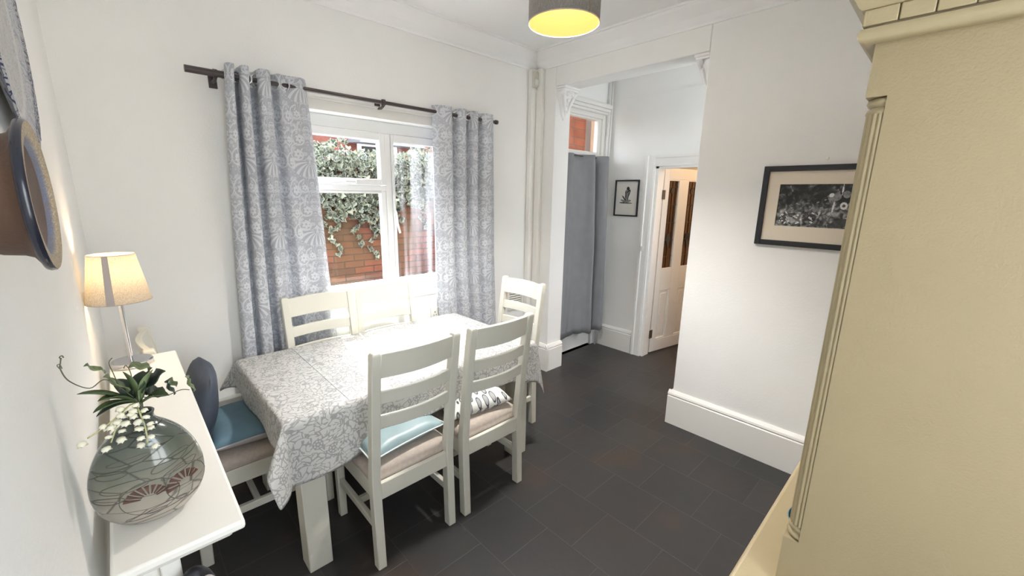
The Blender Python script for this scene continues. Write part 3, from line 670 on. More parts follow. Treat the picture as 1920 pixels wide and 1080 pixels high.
# ivy
def ivy(name, regions, n, label):
    verts, faces, uvs = [], [], []
    for _ in range(n):
        reg = random.choices(regions, [r['w'] for r in regions])[0]
        p = reg['f']()
        s = random.uniform(0.035, 0.075) * reg.get('s', 1)
        q = Euler((random.gauss(0, 0.7), random.gauss(0, 0.7), random.uniform(-0.9, 0.9))).to_matrix()
        # leaf faces towards -Y, tip down
        shp = [(0, 0, 0.1), (-0.45, 0.05, 0.35), (-0.5, 0.1, -0.05), (-0.22, 0.03, -0.25), (0, 0.0, -0.62), (0.22, 0.03, -0.25), (0.5, 0.1, -0.05), (0.45, 0.05, 0.35)]
        b = len(verts); 
        verts.append(tuple(p + q @ (Vector((0, -0.04, 0)) * s)))
        for a in shp: verts.append(tuple(p + q @ (Vector(a) * s)))
        for i in range(8): faces.append((b, b + 1 + i, b + 1 + (i + 1) % 8))
    me = bpy.data.meshes.new(name); me.from_pydata(verts, [], faces)
    ul = me.uv_layers.new(name='UVMap'); d = []
    for l in me.loops: d += [0.0 if l.vertex_index % 9 == 0 else 1.0, 0.5]
    ul.data.foreach_set('uv', d)
    me.materials.append(M['ivy'])
    o = bpy.data.objects.new(name, me); COL.objects.link(o)
    return tag(o, label, 'ivy', kind='stuff')
def lower(x):
    return 1.38 + 0.10 * math.sin(x * 5.1) + 0.07 * math.sin(x * 13 + 1) + (0.08 if x > 2.4 else 0)
def f_face():
    x = random.uniform(0.2, 5.2); z0 = lower(x); return Vector((x, 4.6 - random.uniform(0.02, 0.16), random.uniform(z0, 2.0)))
def f_top():
    x = random.uniform(0.2, 5.2); return Vector((x, random.uniform(4.42, 4.9), 1.93 + random.uniform(0, 0.12 + 0.05 * math.sin(x * 7) + (0.14 if x < 1.85 else 0) + (0.10 if 2.45 < x < 3 else 0))))
def f_hang():
    x = random.choice((1.62, 1.7, 1.95, 2.12, 2.3, 2.46, 2.8)); k = random.random(); return Vector((x + 0.05 * math.sin(9 * k), 4.56, lower(x) - 0.28 * k * (0.5 + (x * 7 % 1))))
ivy('ivy', [dict(w=70, f=f_face), dict(w=34, f=f_top), dict(w=2, f=f_hang, s=1)], 10500, 'variegated ivy draped over the garden wall outside the window')

# ------------------------------------------------------------------ curtain rod
ROD_Y, ROD_Z = 2.62, 2.212
rod = thing('curtain_rod', 'dark metal curtain rod across the top of the window', 'curtain rod', (1.32, ROD_Y, ROD_Z))
bm = newbm(); tube(bm, [(-0.96, 0, 0), (0.98, 0, 0)], 0.0115, 14); obj('pole', bm, 'rod', rod, smooth=True, smooth_angle=40)
bm = newbm(); tube(bm, [(-0.985, 0, 0), (-0.80, 0, 0)], 0.0165, 14); obj('finial', bm, 'rod', rod, smooth=True, smooth_angle=40)
bm = newbm(); tube(bm, [(0.965, 0, 0), (0.985, 0, 0)], 0.0165, 14); obj('finial', bm, 'rod', rod, smooth=True, smooth_angle=40)
for x in (-0.865, 0.02):
    bm = newbm(); box(bm, x - 0.018, x + 0.018, 0.082, 0.089, -0.055, 0.02)
    tube(bm, [(x, 0.085, -0.025), (x, 0.03, -0.03), (x, 0.0, -0.018)], 0.008); lathe(bm, [(0.02, x - 0.008), (0.02, x + 0.008)], (0, 0, 0), 16, axis='X')
    obj('bracket', bm, 'rod', rod, smooth=True, smooth_angle=40)

# ------------------------------------------------------------------ window curtains
def catmull(P, n):
    out = []
    for i in range(len(P) - 1):
        p0 = P[max(i - 1, 0)]; p1 = P[i]; p2 = P[i + 1]; p3 = P[min(i + 2, len(P) - 1)]
        for k in range(n):
            t = k / n
            out.append(tuple(0.5 * ((2 * b) + (-a + c) * t + (2 * a - 5 * b + 4 * c - d) * t * t + (-a + 3 * b - 3 * c + d) * t ** 3) for a, b, c, d in zip(p0, p1, p2, p3)))
    out.append(P[-1]); return out
def sheet(name, top, bot, zt, zb, mat, parent=None, rows=26, sub=7, thick=0.0018, hemwave=0.0, wob=0.004):
    T = catmull(top, sub); B = catmull(bot, sub); n = len(T)
    bm = newbm(); uvl = bm.loops.layers.uv.new('UVMap')
    s = [0]
    for a, b in zip(B, B[1:]): s.append(s[-1] + math.hypot(a[0] - b[0], a[1] - b[1]))
    grid = []
    for r in range(rows + 1):
        t = r / rows; e = t ** 0.8; ey = min(1, t / 0.5) ** 0.8; row = []
        for i in range(n):
            x = T[i][0] + (B[i][0] - T[i][0]) * e; y = T[i][1] + (B[i][1] - T[i][1]) * ey
            z = zt + (zb - zt) * t + hemwave * math.sin(i * 0.7) * t
            y += wob * math.sin(i * 0.9 + t * 7) * t
            row.append(bm.verts.new((x, y, z)))
        grid.append(row)
    for r in range(rows):
        for i in range(n - 1):
            f = bm.faces.new((grid[r][i], grid[r + 1][i], grid[r + 1][i + 1], grid[r][i + 1])); f.smooth = True
            for l, (rr, ii) in zip(f.loops, ((r, i), (r + 1, i), (r + 1, i + 1), (r, i + 1))):
                l[uvl].uv = (s[ii], zt + (zb - zt) * rr / rows)
    me = bpy.data.meshes.new(name); bm.to_mesh(me); bm.free(); me.materials.append(M[mat])
    o = bpy.data.objects.new(name, me); COL.objects.link(o)
    if parent is not None: o.parent = parent
    md = o.modifiers.new('thickness', 'SOLIDIFY'); md.thickness = thick
    return o
def eyelet(parent, x, ang):
    bm = newbm(); n = 24
    rr = []
    for i in range(n):
        t = 2 * PI * i / n; c = Vector((0, math.cos(t), math.sin(t)))
        rr.append([c * (0.0235 + 0.0055 * math.cos(u)) + Vector((1, 0, 0)) * 0.004 * math.sin(u) for u in [2 * PI * k / 8 for k in range(8)]])
    rr.append(rr[0]); loft(bm, rr, True, False)
    bmesh.ops.rotate(bm, verts=bm.verts, cent=(0, 0, 0), matrix=Matrix.Rotation(ang, 3, 'Z'))
    bmesh.ops.translate(bm, verts=bm.verts, vec=(x, ROD_Y, ROD_Z))
    obj('eyelet', bm, 'chrome', parent, smooth=True)
topL = [(0.494, 2.60), (0.505, 2.568), (0.530, 2.572), (0.540, 2.67), (0.553, 2.675), (0.562, 2.575), (0.592, 2.570), (0.603, 2.67), (0.630, 2.675), (0.640, 2.575), (0.674, 2.565), (0.692, 2.585), (0.702, 2.655), (0.716, 2.655), (0.735, 2.605), (0.772, 2.612), (0.85, 2.604), (0.882, 2.64)]
botL = [(0.400, 2.665), (0.415, 2.640), (0.470, 2.645), (0.486, 2.697), (0.500, 2.697), (0.512, 2.645), (0.570, 2.640), (0.584, 2.697), (0.604, 2.697), (0.618, 2.642), (0.680, 2.640), (0.700, 2.655), (0.715, 2.69), (0.735, 2.69), (0.775, 2.650), (0.84, 2.668), (0.93, 2.648), (0.985, 2.68)]
cl = sheet('curtain', topL, botL, 2.262, 0.06, 'curtain', rows=30)
tag(cl, 'pale grey damask eyelet curtain gathered left of the window', 'curtain', 'damask window curtains')
for x, a in ((0.504, 1.2), (0.545, -1.2), (0.588, 1.2), (0.629, -1.2), (0.664, 1.2), (0.772, 0.55)): eyelet(cl, x, a)
topR = [(1.711, 2.64), (1.735, 2.60), (1.775, 2.585), (1.81, 2.575), (1.845, 2.585), (1.872, 2.66), (1.895, 2.66), (1.92, 2.58), (1.965, 2.575), (1.99, 2.655), (2.012, 2.66), (2.035, 2.585), (2.075, 2.575), (2.10, 2.65), (2.122, 2.655), (2.15, 2.585), (2.20, 2.575), (2.245, 2.60), (2.275, 2.65)]
botR = [(1.775, 2.6855), (1.8, 2.6607), (1.845, 2.6483), (1.89, 2.6421), (1.935, 2.6483), (1.955, 2.6979), (1.97, 2.6979), (1.995, 2.6483), (2.05, 2.6452), (2.07, 2.6948), (2.09, 2.6979), (2.115, 2.6514), (2.165, 2.6452), (2.19, 2.6917), (2.21, 2.6948), (2.24, 2.6514), (2.305, 2.6452), (2.36, 2.6607), (2.385, 2.6917)]
cr_ = sheet('curtain', topR, botR, 2.255, 0.06, 'curtain', rows=30)
tag(cr_, 'pale grey damask eyelet curtain hanging right of the window', 'curtain', 'damask window curtains')
for x, a in ((1.763, 0.8), (1.862, -1.2), (1.908, 1.2), (1.977, -1.2), (2.024, 1.2), (2.09, -1.2), (2.138, 1.2), (2.24, -0.9)): eyelet(cr_, x, a)

# grey lobby curtain on its own thin rod
gt = [(3.16 + 0.016 * 0, 2.56)]
gt = []; gb = []
folds = [(3.10, 2.585), (3.17, 2.54), (3.24, 2.575), (3.33, 2.59), (3.40, 2.55), (3.455, 2.50), (3.50, 2.53), (3.52, 2.61), (3.585, 2.618), (3.60, 2.54), (3.655, 2.49), (3.72, 2.51), (3.78, 2.565)]
foldb = [(3.08, 2.585), (3.15, 2.55), (3.25, 2.57), (3.37, 2.58), (3.47, 2.54), (3.525, 2.48), (3.56, 2.51), (3.575, 2.61), (3.635, 2.618), (3.65, 2.53), (3.70, 2.47), (3.76, 2.50), (3.79, 2.575)]
gc = sheet('door_curtain', folds, foldb, 2.045, 0.22, 'greycurtain', rows=24, hemwave=0.004)
for v in gc.data.vertices:
    if v.co.x > 3.56 and v.co.z < 0.6: v.co.z += 0.0
tag(gc, 'plain mid-grey curtain covering the lobby door', 'curtain')
bm = newbm(); tube(bm, [(3.10, LY - 0.055, 2.03), (3.815, LY - 0.055, 2.03)], 0.005); 
tag(obj('curtain_wire', bm, 'rod', smooth=True), 'thin dark rod carrying the grey lobby curtain', 'curtain rod')

# pipes in lobby corner
for x, r_ in ((3.800, 0.0105), (3.838, 0.012)):
    pr = thing('pipe', 'white vertical pipe in the lobby corner, ' + ('the one nearer the curtain' if x < 3.82 else 'the one nearer the ink drawing'), 'pipe', (x, 2.60, 0), group='pipes in the lobby corner')
    bm = newbm(); tube(bm, [(0, 0, 0.0), (0, 0, 1.0), (0, 0, 2.2), (0.006, 0, 2.3), (0.006, 0, 2.82)], r_, 12); obj('pipe_run', bm, 'gloss', pr, smooth=True)
    for z in (1.55, 2.46):
        bm = newbm(); lathe(bm, [(r_ + 0.004, z - 0.008), (r_ + 0.004, z + 0.008)], (0.004 if z > 2 else 0, 0, 0), 14); box(bm, -0.004, 0.004, 0.0, 0.03, z - 0.006, z + 0.006); obj('clip', bm, 'gloss', pr)

# corbels
def corbel(loc, flip, label):
    t = thing('corbel', label, 'corbel', loc, 0, 'plaster corbels of the opening')
    s = flip
    bm = newbm(); box(bm, 0.0, 0.2, *( (-0.10, 0) if s < 0 else (0, 0.10)), -0.018, 0.0); box(bm, 0.005, 0.195, *((-0.09, 0) if s < 0 else (0, 0.09)), -0.034, -0.018)
    obj('abacus', bm, 'ceil', t, bevel=0.006)
    bm = newbm()
    prof = [(0.085, -0.034), (0.082, -0.06), (0.06, -0.085), (0.045, -0.11), (0.042, -0.15), (0.030, -0.19), (0.018, -0.225), (0.004, -0.245)]
    wid = [0.075, 0.08, 0.075, 0.06, 0.05, 0.04, 0.025, 0.006]
    rings = []
    for (d, z), w in zip(prof, wid):
        ring = []
        for k in range(11):
            a = PI * k / 10; ring.append((0.1 - w * math.cos(a), s * d * (0.25 + 0.75 * math.sin(a)), z))
        ring += [(0.1 + w, 0, z), (0.1 - w, 0, z)]
        rings.append(ring)
    loft(bm, rings); obj('bracket_body', bm, 'ceil', t, smooth=True, smooth_angle=50)
    bm = newbm()
    for k in range(5):  # acanthus lobes
        x = 0.1 + (k - 2) * 0.032; sphere(bm, (x, s * (0.082 - 0.008 * abs(k - 2)), -0.05 - 0.006 * abs(k - 2)), 0.018, 0.9, 0.9, 1.1, 12)
    for k in (-1, 1):
        sphere(bm, (0.1 + k * 0.085, s * 0.06, -0.05), 0.02, 0.9, 1, 1, 12); tube(bm, [(0.1 + k * 0.06, s * 0.06, -0.08), (0.1 + k * 0.04, s * 0.05, -0.13), (0.1 + k * 0.01, s * 0.03, -0.2)], [0.014, 0.012, 0.006])
    for k in range(4): sphere(bm, (0.1, s * (0.055 - 0.01 * k), -0.105 - 0.035 * k), 0.016 - 0.002 * k, 1.1, 0.8, 1.2, 12)
    sphere(bm, (0.1, s * 0.008, -0.245), 0.01, 1, 1, 1.3, 10)
    obj('acanthus_leaf', bm, 'ceil', t, smooth=True)
corbel((XR, JY1, LZ), -1, 'ornate white plaster corbel at the left end of the opening')
corbel((XR, JY0, LZ), 1, 'ornate white plaster corbel at the right end of the opening')

# alarm sensor
al = thing('motion_sensor', 'small aged white motion sensor high in the corner above the pipe boxing', 'sensor', (2.765, 2.64, 2.60))
bm = newbm(); box(bm, -0.028, 0.03, 0, 0.035, -0.045, 0.075); obj('housing', bm, 'cream_plastic', al, bevel=0.008)
bm = newbm(); box(bm, -0.02, 0.022, -0.006, 0.0, -0.035, 0.015); obj('lens', bm, 'plastic', al, bevel=0.004)

# sockets and vent on the window wall
def socket(loc, label, plugs=True):
    t = thing('wall_socket', label, 'socket', loc)
    bm = newbm(); box(bm, -0.073, 0.073, -0.012, 0, -0.043, 0.043); obj('face_plate', bm, 'plastic', t, bevel=0.004)
    for x in (-0.036, 0.036):
        bm = newbm(); box(bm, x - 0.009, x + 0.009, -0.016, -0.012, 0.018, 0.032); obj('rocker_switch', bm, 'plastic', t, bevel=0.002)
        bm = newbm(); box(bm, x - 0.003, x + 0.003, -0.0135, -0.0121, 0.0, 0.012); box(bm, x - 0.014, x - 0.008, -0.0135, -0.0121, -0.02, -0.014); box(bm, x + 0.008, x + 0.014, -0.0135, -0.0121, -0.02, -0.014); obj('pin_slots', bm, 'dark', t)
    return t
socket((1.77, YW, 0.735), 'white double socket on the wall below the window')
s_ = socket((0.36, 2.66, 0.425), 'white double socket on the low ledge behind the table corner')
bm = newbm(); box(bm, -0.03, 0.03, -0.045, 0, -0.03, 0.03)
tag(obj('plug', bm, 'plastic', loc=(0.245, 2.66, 0.43), bevel=0.008), 'chunky white plug beside the double socket on the low ledge', 'plug')
vt = thing('wall_vent', 'white louvred wall vent between the right curtain and the corner', 'vent', (2.61, YW, 0.70))
bm = newbm(); rect_frame(bm, -0.09, 0.09, -0.09, 0.09, -0.02, 0, 0.012); obj('vent_frame', bm, 'plastic', vt, bevel=0.002)
for k in range(7):
    z = -0.066 + k * 0.022; bm = newbm()
    hexa(bm, [(-0.078, -0.016, z - 0.006), (0.078, -0.016, z - 0.006), (0.078, -0.002, z + 0.004), (-0.078, -0.002, z + 0.004), (-0.078, -0.016, z - 0.003), (0.078, -0.016, z - 0.003), (0.078, -0.002, z + 0.007), (-0.078, -0.002, z + 0.007)])
    obj('louvre', bm, 'plastic', vt)
bm = newbm(); box(bm, -0.078, 0.078, -0.002, 0, -0.078, 0.078); obj('back_plate', bm, 'groove', vt)

# ------------------------------------------------------------------ chairs
def make_chair():
    t = bpy.data.objects.new('dining_chair', None); COL.objects.link(t); t.empty_display_size = 0.1
    Wd, LG = 0.42, 0.040
    def yo(z):  # rear post offset
        if z <= 0.43: return 0.012 * z / 0.43
        k = (z - 0.43) / 0.62
        return 0.012 - 0.077 * (0.75 * k + 0.25 * k * k)
    for sx in (-1, 1):
        bm = newbm(); rings = []
        x0 = sx * (Wd / 2 - LG / 2)
        for z in (0, 0.15, 0.30, 0.40, 0.45, 0.55, 0.70, 0.85, 0.97, 1.035, 1.047):
            w = LG / 2 if z < 1.04 else LG / 2 - 0.006; d = 0.045 if z < 0.5 else 0.040; y = yo(z)
            if z > 1.04: d -= 0.01; y += 0.005
            rings.append([(x0 - w, y, z), (x0 + w, y, z), (x0 + w, y + d, z), (x0 - w, y + d, z)])
        loft(bm, rings); obj('leg', bm, 'chair', t, bevel=0.004)
    for sx in (-1, 1):
        bm = newbm(); x0 = sx * (Wd / 2 - LG / 2 - 0.0)
        hexa(bm, [(x0 - 0.018, 0.435, 0), (x0 + 0.018, 0.435, 0), (x0 + 0.018, 0.471, 0), (x0 - 0.018, 0.471, 0), (x0 - 0.02, 0.435, 0.43), (x0 + 0.02, 0.435, 0.43), (x0 + 0.02, 0.475, 0.43), (x0 - 0.02, 0.475, 0.43)])
        obj('leg', bm, 'chair', t, bevel=0.004)
    bm = newbm()
    xi = Wd / 2 - LG
    box(bm, -xi, xi, 0.014, 0.036, 0.340, 0.42); box(bm, -xi, xi, 0.445, 0.467, 0.345, 0.42)
    for sx in (-1, 1): box(bm, *sorted((sx * (xi + 0.008), sx * (xi + 0.030))), 0.055, 0.436, 0.340, 0.42)
    obj('apron', bm, 'chair', t, bevel=0.003)
    for sx in (-1, 1):
        bm = newbm(); box(bm, *sorted((sx * (xi + 0.009), sx * (xi + 0.031))), 0.045, 0.437, 0.185, 0.222); obj('stretcher', bm, 'chair', t, bevel=0.003)
    bm = newbm(); box(bm, -(xi + 0.008), xi + 0.008, 0.235, 0.257, 0.187, 0.22); obj('stretcher', bm, 'chair', t, bevel=0.003)
    def slat(z0, z1, name, th=0.018, arch=0.0):
        bm = newbm(); rings = []; n = 12
        for i in range(n + 1):
            k = i / n; x = -xi - 0.002 + 2 * (xi + 0.002) * k; bow = -0.026 * math.sin(PI * k) + 0.012
            q = []
            for z, f in ((z0, 0), (z0, 1), (z1 + arch * math.sin(PI * k), 1), (z1 + arch * math.sin(PI * k), 0)):
                q.append((x, yo(z) + bow + (th if f else 0) + 0.0, z))
            rings.append(q)
        loft(bm, rings); obj(name, bm, 'chair', t, bevel=0.003)
    slat(0.928, 1.036, 'top_rail', 0.022, 0.004); slat(0.808, 0.868, 'back_slat'); slat(0.692, 0.752, 'back_slat')
    bm = newbm(); n = 16; rings = []
    def sq(hx, y0, y1, z, rad=0.035):
        r = []
        for (cx, cy, a0) in ((hx - rad, y1 - rad, 0), (-hx + rad, y1 - rad, 90), (-hx + rad, y0 + rad, 180), (hx - rad, y0 + rad, 270)):
            for k in range(5):
                a = R(a0 + 90 * k / 4); r.append((cx + rad * math.cos(a), cy + rad * math.sin(a), z))
        return r
    rings = [sq(0.168, 0.046, 0.435, 0.400), sq(0.198, 0.040, 0.470, 0.420), sq(0.203, 0.046, 0.474, 0.430), sq(0.205, 0.048, 0.475, 0.448), sq(0.200, 0.052, 0.470, 0.468), sq(0.180, 0.072, 0.450, 0.482), sq(0.12, 0.13, 0.39, 0.488)]
    loft(bm, rings); obj('seat', bm, 'seat', t, smooth=True, smooth_angle=80)
    return t
chair0 = make_chair()
CH = [((0.848, 1.500), 0, 'cream ladder-back chair holding the pale teal cushion'),
      ((1.326, 1.500), 0, 'cream ladder-back chair holding the leaf-print cushion'),
      ((0.839, 2.565), 180, 'cream ladder-back chair in front of the left window curtain'),
      ((1.271, 2.565), 178, 'cream ladder-back chair under the middle of the window'),
      ((2.075, 2.105), 90, 'cream ladder-back chair at the far end of the table beside the opening'),
      ((0.066, 2.245), -90, 'cream ladder-back chair at the left end of the table with the navy and blue cushions')]
chairs = []
for i, ((x, y), a, lab) in enumerate(CH):
    c = chair0 if i == 0 else copy_tree(chair0)
    c.location = (x, y, 0); c.rotation_euler = (0, 0, R(a)); tag(c, lab, 'chair', 'ladder-back chairs around the dining table'); chairs.append(c)

# ------------------------------------------------------------------ table
TX0, TX1, TY0, TY1, TZ = 0.37, 1.80, 1.675, 2.520, 0.760
tb = thing('dining_table', 'cream dining table with thick square legs under the grey leaf cloth', 'table', ((TX0 + TX1) / 2, (TY0 + TY1) / 2, 0))
cx_, cy_ = (TX0 + TX1) / 2, (TY0 + TY1) / 2
bm = newbm(); box(bm, TX0 - cx_, TX1 - cx_, TY0 - cy_, TY1 - cy_, TZ - 0.03, TZ); obj('tabletop', bm, 'chair', tb, bevel=0.004)
bm = newbm(); rect = (TX0 + 0.10 - cx_, TX1 - 0.10 - cx_, TY0 + 0.05 - cy_, TY1 - 0.05 - cy_)
x0, x1, y0, y1 = rect
box(bm, x0, x1, y0, y0 + 0.022, 0.65, 0.73); box(bm, x0, x1, y1 - 0.022, y1, 0.65, 0.73); box(bm, x0 - 0.03, x0 - 0.008, y0 + 0.05, y1 - 0.05, 0.65, 0.73); box(bm, x1 + 0.008, x1 + 0.03, y0 + 0.05, y1 - 0.05, 0.65, 0.73)
obj('apron', bm, 'chair', tb, bevel=0.003)
for lx in (TX0 + 0.04, TX1 - 0.14):
    for ly in (TY0 + 0.018, TY1 - 0.118):
        bm = newbm(); box(bm, lx - cx_, lx + 0.1 - cx_, ly - cy_, ly + 0.1 - cy_, 0, 0.73); obj('leg', bm, 'chair', tb, bevel=0.004)
# cloth
def table_cloth():
    bm = newbm(); uvl = bm.loops.layers.uv.new('UVMap')
    ax0, ax1, ay0, ay1 = TX0 - 0.004, TX1 + 0.004, TY0 - 0.004, TY1 + 0.004
    L, B = ax1 - ax0, ay1 - ay0
    def ov_near(u): # overhang along near side, u metres from left
        if u < 0.25: return 0.275
        if u < 0.55: return 0.275 - 0.085 * (u - 0.25) / 0.3
        if u < 1.0: return 0.19
        return 0.19 + 0.08 * min(1, max(0, u - 1.2) / 0.23)
    us = [-1 + k / 9 for k in range(9)] + [L * k / 60 for k in range(61)] + [L + (k + 1) / 9 for k in range(9)]
    vs = [-1 + k / 11 for k in range(11)] + [B * k / 40 for k in range(41)] + [B + (k + 1) / 9 for k in range(9)]
    grid = []
    for v in vs:
        row = []
        for u in us:
            uc = min(max(u, 0), L); vc = min(max(v, 0), B)
            ovx = 0.15 if u < 0 else 0.24; ovy = ov_near(uc) if v < 0 else 0.07 + (0.10 if uc == 0 else 0)
            ox = (u - uc) * ovx; oy = (v - vc) * ovy
            r = math.hypot(ox, oy)
            x, y, z = ax0 + uc, ay0 + vc, TZ + 0.003
            fu, fv = uc + ox, vc + oy
            if r > 0:
                t = math.atan2(abs(oy), abs(ox)); s2 = math.sin(2 * t) ** 2
                wave = 0
                if ox == 0: wave = 0.020 * math.sin(uc * 11 + 1.0) * (r / 0.25) * (1 if oy < 0 else 0.5) * min(1, uc * 6, (L - uc) * 6)
                if oy == 0: wave = 0.012 * math.sin(vc * 13) * (r / 0.25) * min(1, vc * 6, (B - vc) * 6)
                fl = 0.06 + (0.52 if v < 0 and u < 0 else 0.45 if u < 0 else 0.10) * s2 ** 0.8
                hz = min(r * 0.95, r * fl + 0.006 * min(1, r / 0.02)) 
                dx = math.cos(t) * (1 if ox > 0 else -1) * (abs(ox) > 0 or 0); dy = math.sin(t) * (1 if oy > 0 else -1)
                x += dx * (hz + (wave if oy == 0 else 0)); y += dy * (hz + (wave if ox == 0 else 0))
                z -= math.sqrt(max(r * r - hz * hz, 0))
            row.append((bm.verts.new((x, y, z)), (fu, fv)))
        grid.append(row)
    for i in range(len(vs) - 1):
        for j in range(len(us) - 1):
            q = (grid[i][j], grid[i][j + 1], grid[i + 1][j + 1], grid[i + 1][j])
            f = bm.faces.new([a[0] for a in q]); f.smooth = True
            for l, a in zip(f.loops, q): l[uvl].uv = a[1]
    me = bpy.data.meshes.new('tablecloth'); bm.to_mesh(me); bm.free(); me.materials.append(M['cloth'])
    o = bpy.data.objects.new('tablecloth', me); COL.objects.link(o)
    md = o.modifiers.new('sub', 'SUBSURF'); md.levels = 1; md.render_levels = 1
    md = o.modifiers.new('thickness', 'SOLIDIFY'); md.thickness = 0.0012; md.offset = 1
    # folded crease lines
    bm = newbm(); c = 0.635
    tube(bm, [(c, 1.69, TZ + 0.0055), (c + 0.003, 2.1, TZ + 0.006), (c + 0.004, 2.515, TZ + 0.0055)], 0.0016, 6)
    obj('fold_crease', bm, 'whitetrim', o, smooth=True)
    return tag(o, 'grey and white leaf-patterned wipe-clean tablecloth on the dining table', 'tablecloth')
table_cloth()

# ------------------------------------------------------------------ cushions
def cushion(name, w, d, h, mat, trim, label, loc, rot, uvs=True, under=None, pinch=0.06, rnd=0.0):
    bm = newbm(); uvl = bm.loops.layers.uv.new('UVMap'); n = 20
    def P(i, j, s):
        u = -1 + 2 * i / n; v = -1 + 2 * j / n
        k = (1 - abs(u) ** 2.6) * (1 - abs(v) ** 2.6); k = max(k, 0) ** 0.45
        ru = math.sqrt(1 - rnd * v * v / 2); rv = math.sqrt(1 - rnd * u * u / 2)
        x = u * ru * w / 2 * (1 - pinch * (1 - v * v)) ; y = v * rv * d / 2 * (1 - pinch * (1 - u * u))
        z = s * h / 2 * k + 0.004 * math.sin(5 * u + 3 * v) * k
        return (x, y, z), (u * w / 2 + 1, v * d / 2 + 1)
    for s in (1, -1):
        g = [[(bm.verts.new(P(i, j, s)[0]), P(i, j, s)[1]) for j in range(n + 1)] for i in range(n + 1)]
        for i in range(n):
            for j in range(n):
                q = (g[i][j], g[i + 1][j], g[i + 1][j + 1], g[i][j + 1])
                if s < 0: q = q[::-1]
                f = bm.faces.new([a[0] for a in q]); f.smooth = True
                for l, a in zip(f.loops, q): l[uvl].uv = a[1]
    bmesh.ops.remove_doubles(bm, verts=bm.verts, dist=1e-5)
    me = bpy.data.meshes.new(name); bm.to_mesh(me); bm.free(); me.materials.append(M[mat])
    if under:
        me.materials.append(M[under])
        for p in me.polygons:
            if p.normal.z < 0: p.material_index = 1
    o = bpy.data.objects.new(name, me); COL.objects.link(o); o.location = loc; o.rotation_euler = rot
    if trim:
        bm = newbm(); pts = []
        for (i0, j0, di, dj) in ((0, 0, 1, 0), (n, 0, 0, 1), (n, n, -1, 0), (0, n, 0, -1)):
            for k in range(n): pts.append(P(i0 + di * k, j0 + dj * k, 1)[0])
        pts.append(pts[0]); tube(bm, pts, 0.0035, 6, False); obj('piping', bm, trim, o, smooth=True)
    return tag(o, label, 'cushion')
cushion('cushion', 0.40, 0.38, 0.105, 'teal', 'whitetrim', 'pale teal shiny cushion with white piping on the nearest chair seat', (0.840, 1.745, 0.537), (R(2), R(-2), R(4)))
cushion('cushion', 0.40, 0.38, 0.12, 'leafcush', None, 'white cushion printed with grey leaves on the second near chair', (1.318, 1.755, 0.545), (R(7), R(0), R(-6)))
cushion('cushion', 0.40, 0.40, 0.12, 'blue', 'greytrim', 'flat mid-blue seat cushion with grey underside on the left end chair', (0.350, 2.235, 0.545), (R(0), R(2), R(3)), under='greytrim')
cushion('cushion', 0.40, 0.42, 0.12, 'navy', None, 'dark navy cushion propped upright against the left end chair back', (0.155, 2.215, 0.700), (R(0), R(-76), R(0)), under='navy', pinch=0.0, rnd=0.55)

# ------------------------------------------------------------------ console table on the left
CZ = 1.04
ct = thing('console_table', 'narrow white console table along the left wall under the lamp and vase', 'console table', (0, 1.42, 0))
bm = newbm(); box(bm, XL + 0.026, 0.100, -0.59, 0.585, CZ - 0.018, CZ); obj('tabletop', bm, 'sidetop', ct, bevel=0.005)
bm = newbm(); box(bm, XL + 0.026, 0.082, -0.572, 0.57, CZ - 0.036, CZ - 0.018); obj('top_moulding', bm, 'sidetop', ct, bevel=0.007)
bm = newbm(); rect_frame(bm, XL + 0.03, 0.0, 0, 1, 0, 1, 0.01); bm.free()
bm = newbm(); box(bm, XL + 0.035, -0.012, -0.50, 0.55, 0.88, CZ - 0.036); obj('apron', bm, 'sidetop', ct, bevel=0.003)
for y in (-0.52, 0.53):
    for x in (XL + 0.028, -0.03):
        bm = newbm()
        loft(bm, [[(x + a, y + b, z) for a, b in ((0, 0), (w, 0), (w, 0.03), (0, 0.03))] for z, w in ((0, 0.022), (0.86, 0.03), (CZ - 0.036, 0.03))]); obj('leg', bm, 'sidetop', ct, bevel=0.003)
# thing hanging under the near corner
hk = thing('hanging_bag', 'black bag with a grey loop hanging under the near end of the console', 'bag', (0.015, 0.85, 0.885))
bm = newbm(); sphere(bm, (0, 0.02, 0.0), 0.05, 0.7, 0.5, 1.5, 16); obj('bag_body', bm, 'black', hk, smooth=True)
bm = newbm(); tube(bm, [(0.015 + 0.012 * math.cos(a), -0.012, 0.045 + 0.022 * math.sin(a)) for a in [PI * k / 12 for k in range(-4, 17)]], 0.004, 8); obj('strap', bm, 'greytrim', hk, smooth=True)

# table lamp
lp = thing('table_lamp', 'small table lamp with chrome base and glowing beige linen shade', 'lamp', (-0.028, 1.93, CZ))
bm = newbm(); lathe(bm, [(0.057, 0), (0.060, 0.003), (0.060, 0.014), (0.055, 0.018), (0.008, 0.0195)], n=48); obj('base', bm, 'chrome', lp, smooth=True, smooth_angle=35)
bm = newbm(); lathe(bm, [(0.0065, 0.019), (0.0065, 0.30)], n=20); obj('pole', bm, 'chrome', lp, smooth=True, smooth_angle=40)
bm = newbm()
ro = [(0.086, 0.235), (0.061, 0.395)]
lathe(bm, ro + [(0.0595, 0.395), (0.0845, 0.235), (0.086, 0.235)], n=48, cap=False)
sh = obj('lamp_shade', bm, 'shade', lp, smooth=True, smooth_angle=40)
bm = newbm(); n = 4
a0 = R(248); a1 = R(262)
rings = []
for r_, z in ro:
    rings.append([((r_ + 0.0008 + e) * math.cos(a), (r_ + 0.0008 + e) * math.sin(a), z) for e, a in ((0, a0), (0.0006, a0), (0.0006, a1), (0, a1))])
loft(bm, rings); obj('seam', bm, 'greytrim', sh)
